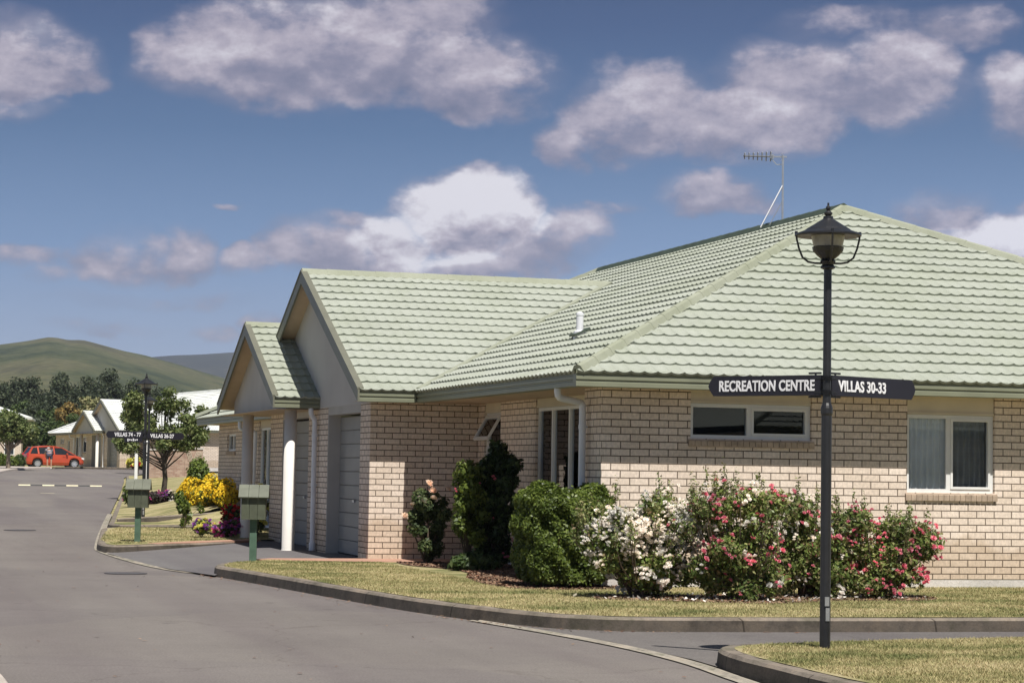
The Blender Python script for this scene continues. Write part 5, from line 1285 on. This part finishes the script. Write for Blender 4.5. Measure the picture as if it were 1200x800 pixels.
# x = along image right, y = towards the car; hips, spine bent over, legs, arms reaching
pts = [(0, 0, .90), (-.02, .10, 1.02), (-.05, .24, 1.12), (-.08, .36, 1.19), (-.10, .45, 1.22), (-.11, .52, 1.25), (-.12, .57, 1.28),
       (.11, 0, .88), (.12, -.03, .50), (.12, 0, .10), (.13, -.14, .035), (-.11, 0, .88), (-.12, -.03, .50), (-.12, .0, .10), (-.13, -.14, .035),
       (.10, .36, 1.15), (.14, .48, .92), (.10, .62, .80), (.09, .68, .74), (-.26, .34, 1.14), (-.32, .40, .90), (-.30, .52, .76), (-.29, .58, .70)]
ed = [(0, 1), (1, 2), (2, 3), (3, 4), (4, 5), (5, 6), (0, 7), (7, 8), (8, 9), (9, 10), (0, 11), (11, 12), (12, 13), (13, 14), (3, 15), (15, 16), (16, 17), (17, 18), (3, 19), (19, 20), (20, 21), (21, 22)]
rd = [.13, .13, .14, .13, .055, .10, .09, .09, .06, .04, .04, .09, .06, .04, .04, .06, .042, .03, .035, .06, .042, .03, .035]
bpy.context.view_layer.update()
skin('body', pts, ed, rd, M['skin'], pe)
skin('top', pts[:4]+[pts[15], (.125, .42, 1.02), pts[19], (-.30, .375, 1.0)], [(0, 1), (1, 2), (2, 3), (3, 4), (4, 5), (3, 6), (6, 7)], [.175, .18, .19, .175, .10, .075, .10, .075], M['shirt'], pe)
skin('shorts', [(0, 0, .93), (.11, 0, .86), (.12, -.02, .56), (-.11, 0, .86), (-.12, -.02, .56)], [(0, 1), (1, 2), (0, 3), (3, 4)], [.155, .12, .10, .12, .10], M['shorts'], pe)
MB().lathe((-.125, .54, 1.22), [(.06, 0), (.105, .04), (.11, .09), (.07, .13), (.01, .145)], 12).build('hair', M['hair'], pe)
for s in (-1, 1): MB().obox((.125*s, -.09, .03), (.045, 0, 0), (0, .13, 0), (0, 0, .035)).build('shoe', M['white'], pe)

# ---------------------------------------------------------------- world
w = bpy.data.worlds.new('World'); sc.world = w; w.use_nodes = True; nt = w.node_tree
bg = nt.nodes['Background']
SUN_EL = R_(61.5); travel = Vector((-.03, 1, 0)).normalized()       # horizontal direction the light travels
sky = N(nt, 'ShaderNodeTexSky', sky_type='NISHITA'); sky.sun_disc = False; sky.sun_elevation = SUN_EL
tosun = -travel; sky.sun_rotation = math.atan2(tosun.x, tosun.y); sky.air_density = 1.0; sky.dust_density = .6; sky.ozone_density = 2.5
STR = .05
bg.inputs['Strength'].default_value = STR
geo = N(nt, 'ShaderNodeTexCoord').outputs['Generated']
sep = N(nt, 'ShaderNodeSeparateXYZ'); nt.links.new(geo, sep.inputs[0])
def mth(op, a, b=None, c=None, clamp=False):
    n = N(nt, 'ShaderNodeMath', operation=op); n.use_clamp = clamp
    for i, v in enumerate((a, b, c)):
        if v is None: continue
        if isinstance(v, (int, float)): n.inputs[i].default_value = v
        else: nt.links.new(v, n.inputs[i])
    return n.outputs[0]
az = mth('ARCTAN2', sep.outputs[0], sep.outputs[1]); el = mth('ARCSINE', sep.outputs[2])
def S(r, g_, b_):
    f = lambda c: ((c/255+.055)/1.055)**2.4 if c > 10 else c/255/12.92
    return (f(r), f(g_), f(b_))
# clear-air blue deepening with height near the horizon, blending into the Nishita sky overhead
EXPO = .40; K = 1/STR/2**EXPO
def SK(r, g_, b_): return tuple(c*K for c in S(r, g_, b_))
e1 = mth('MULTIPLY', el, 1/R_(14), clamp=True)
grad = ramp(nt, e1, [(0, SK(176, 190, 212)), (.2, SK(152, 175, 208)), (.40, SK(114, 147, 190)), (.62, SK(76, 112, 156)), (.82, SK(55, 86, 132)), (1, SK(42, 68, 112))])
bl = mth('MULTIPLY', mth('SUBTRACT', el, R_(14)), 1/R_(22), clamp=True)
skyw = mixc(nt, 1.0, sky.outputs[0], (1.12, .98, .82), 'MULTIPLY')
skyc = mixc(nt, bl, grad, skyw)
# cumulus clouds: soft blobs on the sky sphere broken up by noise
cv = N(nt, 'ShaderNodeCombineXYZ'); nt.links.new(az, cv.inputs[0]); nt.links.new(mth('MULTIPLY', el, 1.5), cv.inputs[1])
def cloud_noise(off, scale, det, rough=.58):
    m = N(nt, 'ShaderNodeMapping'); m.inputs['Location'].default_value = off; nt.links.new(cv.outputs[0], m.inputs[0])
    return noise(nt, m.outputs[0], scale, det, rough)
n1 = cloud_noise((0, 0, 0), 22, 12, .60); n1s = cloud_noise((.002, -.010, 0), 22, 7, .58)
n2 = cloud_noise((3, 1, 0), 9, 4)
wx = mth('MULTIPLY_ADD', mth('SUBTRACT', n2, .5), .075, az); wy = mth('MULTIPLY_ADD', mth('SUBTRACT', cloud_noise((7, 3, 0), 14, 4), .5), .034, el)
def azel(px, py):
    f = 2597.; c, s = math.cos(.0162), math.sin(.0162); X = px-600; Y = py-400; a = c*X+s*Y; b = -s*X+c*Y
    pi_, ya = .0588, .2863
    F_ = Vector((math.sin(ya)*math.cos(pi_), math.cos(ya)*math.cos(pi_), math.sin(pi_))); Rr = Vector((math.cos(ya), -math.sin(ya), 0)); U = Rr.cross(F_)
    d = (F_+Rr*(a/f)-U*(b/f)).normalized(); return math.atan2(d.x, d.y), math.asin(d.z)
clouds = [(45, 85, 85, 62, 34, 1.0), (110, 95, 40, 30, 22, .7), (290, 70, 115, 70, 45, 1.0), (420, 65, 150, 85, 60, 1.05), (560, 90, 90, 60, 48, .95), (490, 15, 120, 40, 30, .8),
          (655, 170, 40, 38, 30, .8), (745, 130, 100, 60, 62, 1.0), (870, 145, 110, 50, 50, 1.0), (930, 95, 105, 50, 45, 1.05), (1050, 95, 90, 55, 50, 1.0), (1140, 30, 60, 30, 30, .85), (1195, 115, 55, 50, 55, 1.0), (1000, 30, 120, 20, 20, .45),
          (845, 235, 72, 34, 26, .9), (540, 255, 82, 62, 46, 1.35), (470, 285, 60, 35, 28, 1.15), (640, 285, 80, 45, 38, 1.0), (380, 298, 75, 38, 28, .9), (520, 310, 150, 24, 26, .95), (300, 310, 50, 20, 16, .6),
          (135, 305, 55, 36, 26, .85), (210, 305, 48, 28, 26, .85), (60, 320, 40, 14, 12, .4), (1110, 240, 62, 26, 26, .8), (1180, 285, 90, 44, 30, 1.25), (1060, 290, 70, 24, 22, .8), (60, 300, 120, 14, 14, .4), (420, 270, 90, 18, 14, .5), (700, 250, 60, 16, 14, .5), (180, 350, 140, 12, 12, .35), (300, 385, 40, 18, 14, .8), (235, 393, 30, 12, 10, .5), (40, 125, 70, 20, 18, .45), (265, 243, 24, 6, 6, .4), (130, 385, 80, 12, 10, .35)]
total = None; lit = None; brt = None
for (px, py, hw, up, dn, st) in clouds:
    a0, e0 = azel(px, py); u = mth('MULTIPLY', mth('SUBTRACT', wx, a0), 2597./hw/1.12)
    v = mth('SUBTRACT', wy, e0); vu = mth('MULTIPLY', mth('MAXIMUM', v, 0), 2597./up/1.12); vd = mth('MULTIPLY', mth('MINIMUM', v, 0), 2597./dn/1.12)
    vv = mth('ADD', vu, vd)
    r2 = mth('MULTIPLY_ADD', u, u, mth('MULTIPLY', vv, vv))
    q = mth('MULTIPLY', mth('SUBTRACT', 1.15, r2, None, True), st)
    q = mth('MAXIMUM', q, 0)
    tt = mth('MULTIPLY', q, mth('MULTIPLY_ADD', vv, .5, .5))
    if st > 1.1: brt = q if brt is None else mth('MAXIMUM', brt, q)
    total = q if total is None else mth('MAXIMUM', total, q)
    lit = tt if lit is None else mth('MAXIMUM', lit, tt)
dens = mth('MULTIPLY_ADD', mth('SUBTRACT', n1, .5), 3.0, mth('SUBTRACT', mth('MULTIPLY', total, 1.25), .28))
densS = mth('MULTIPLY_ADD', mth('SUBTRACT', n1s, .5), 3.0, mth('SUBTRACT', mth('MULTIPLY', total, 1.25), .28))
def sstep(x, a, b):
    m = N(nt, 'ShaderNodeMapRange', interpolation_type='SMOOTHSTEP'); nt.links.new(x, m.inputs[0]); m.inputs[1].default_value = a; m.inputs[2].default_value = b; return m.outputs[0]
soft = mth('MULTIPLY', sstep(total, .02, .75), sstep(n2, .30, .62))
alpha = mth('MAXIMUM', mth('MULTIPLY', sstep(dens, -.12, .80), sstep(total, .0, .3)), mth('MULTIPLY', soft, .55))
light = mth('MULTIPLY', mth('ADD', mth('MULTIPLY', mth('SUBTRACT', dens, densS), .62), mth('MULTIPLY_ADD', lit, .75, .16)), mth('MULTIPLY_ADD', sstep(brt, .1, .6), .42, .86))
ccol = ramp(nt, mth('ADD', light, 0, None, True), [(0, SK(112, 117, 144)), (.28, SK(142, 140, 162)), (.55, SK(186, 178, 192)), (.9, SK(238, 235, 242))])
final = mixc(nt, mth('MULTIPLY', alpha, .93), skyc, ccol)
nt.links.new(final, bg.inputs['Color'])

sun = bpy.data.lights.new('sun', 'SUN'); sun.energy = 5.0; sun.angle = R_(.5); sun.color = (1, .955, .89)
so = bpy.data.objects.new('sun', sun); COL.objects.link(so)
dv = Vector((travel.x*math.cos(SUN_EL), travel.y*math.cos(SUN_EL), -math.sin(SUN_EL)))
so.rotation_euler = dv.to_track_quat('-Z', 'Y').to_euler(); so.location = (0, -10, 30)

# ---------------------------------------------------------------- haze
HAZE = True
if HAZE:
    hz = MB().box(-1600, 3200, -80, 5400, -1.5, 270).build('haze', M['white'], uv=False); hz.data.materials.clear()
    hm = bpy.data.materials.new('haze'); hm.use_nodes = True; hn = hm.node_tree; hn.nodes.clear()
    ou = hn.nodes.new('ShaderNodeOutputMaterial'); pv = hn.nodes.new('ShaderNodeVolumePrincipled'); pv.inputs['Color'].default_value = (.80, .86, 1, 1)
    pv.inputs['Density'].default_value = .00013; pv.inputs['Anisotropy'].default_value = .2; hn.links.new(pv.outputs[0], ou.inputs['Volume'])
    hz.data.materials.append(hm); hz['kind'] = 'stuff'; hz['label'] = 'thin pale blue haze filling the air out to the hills'; hz['category'] = 'haze'

# ---------------------------------------------------------------- camera
cam = bpy.data.cameras.new('camera'); co = bpy.data.objects.new('camera', cam); COL.objects.link(co); sc.camera = co
cam.sensor_width = 36; cam.lens = 2596.7/1200*36; cam.clip_end = 12000; cam.clip_start = .1
pi_, ya, ro = .0588, .2863, .0162
F_ = Vector((math.sin(ya)*math.cos(pi_), math.cos(ya)*math.cos(pi_), math.sin(pi_))); Rr = Vector((math.cos(ya), -math.sin(ya), 0)); U = Rr.cross(F_)
R2 = Rr*math.cos(ro)+U*math.sin(ro); U2_ = U*math.cos(ro)-Rr*math.sin(ro)
mt = Matrix((R2, U2_, -F_)).transposed().to_4x4(); mt.translation = (0, 0, 1.467); co.matrix_world = mt
sc.view_settings.view_transform = 'Standard'; sc.view_settings.look = 'None'; sc.view_settings.gamma = 1; sc.view_settings.exposure = EXPO
sc.cycles.max_bounces = 8; sc.cycles.transparent_max_bounces = 12
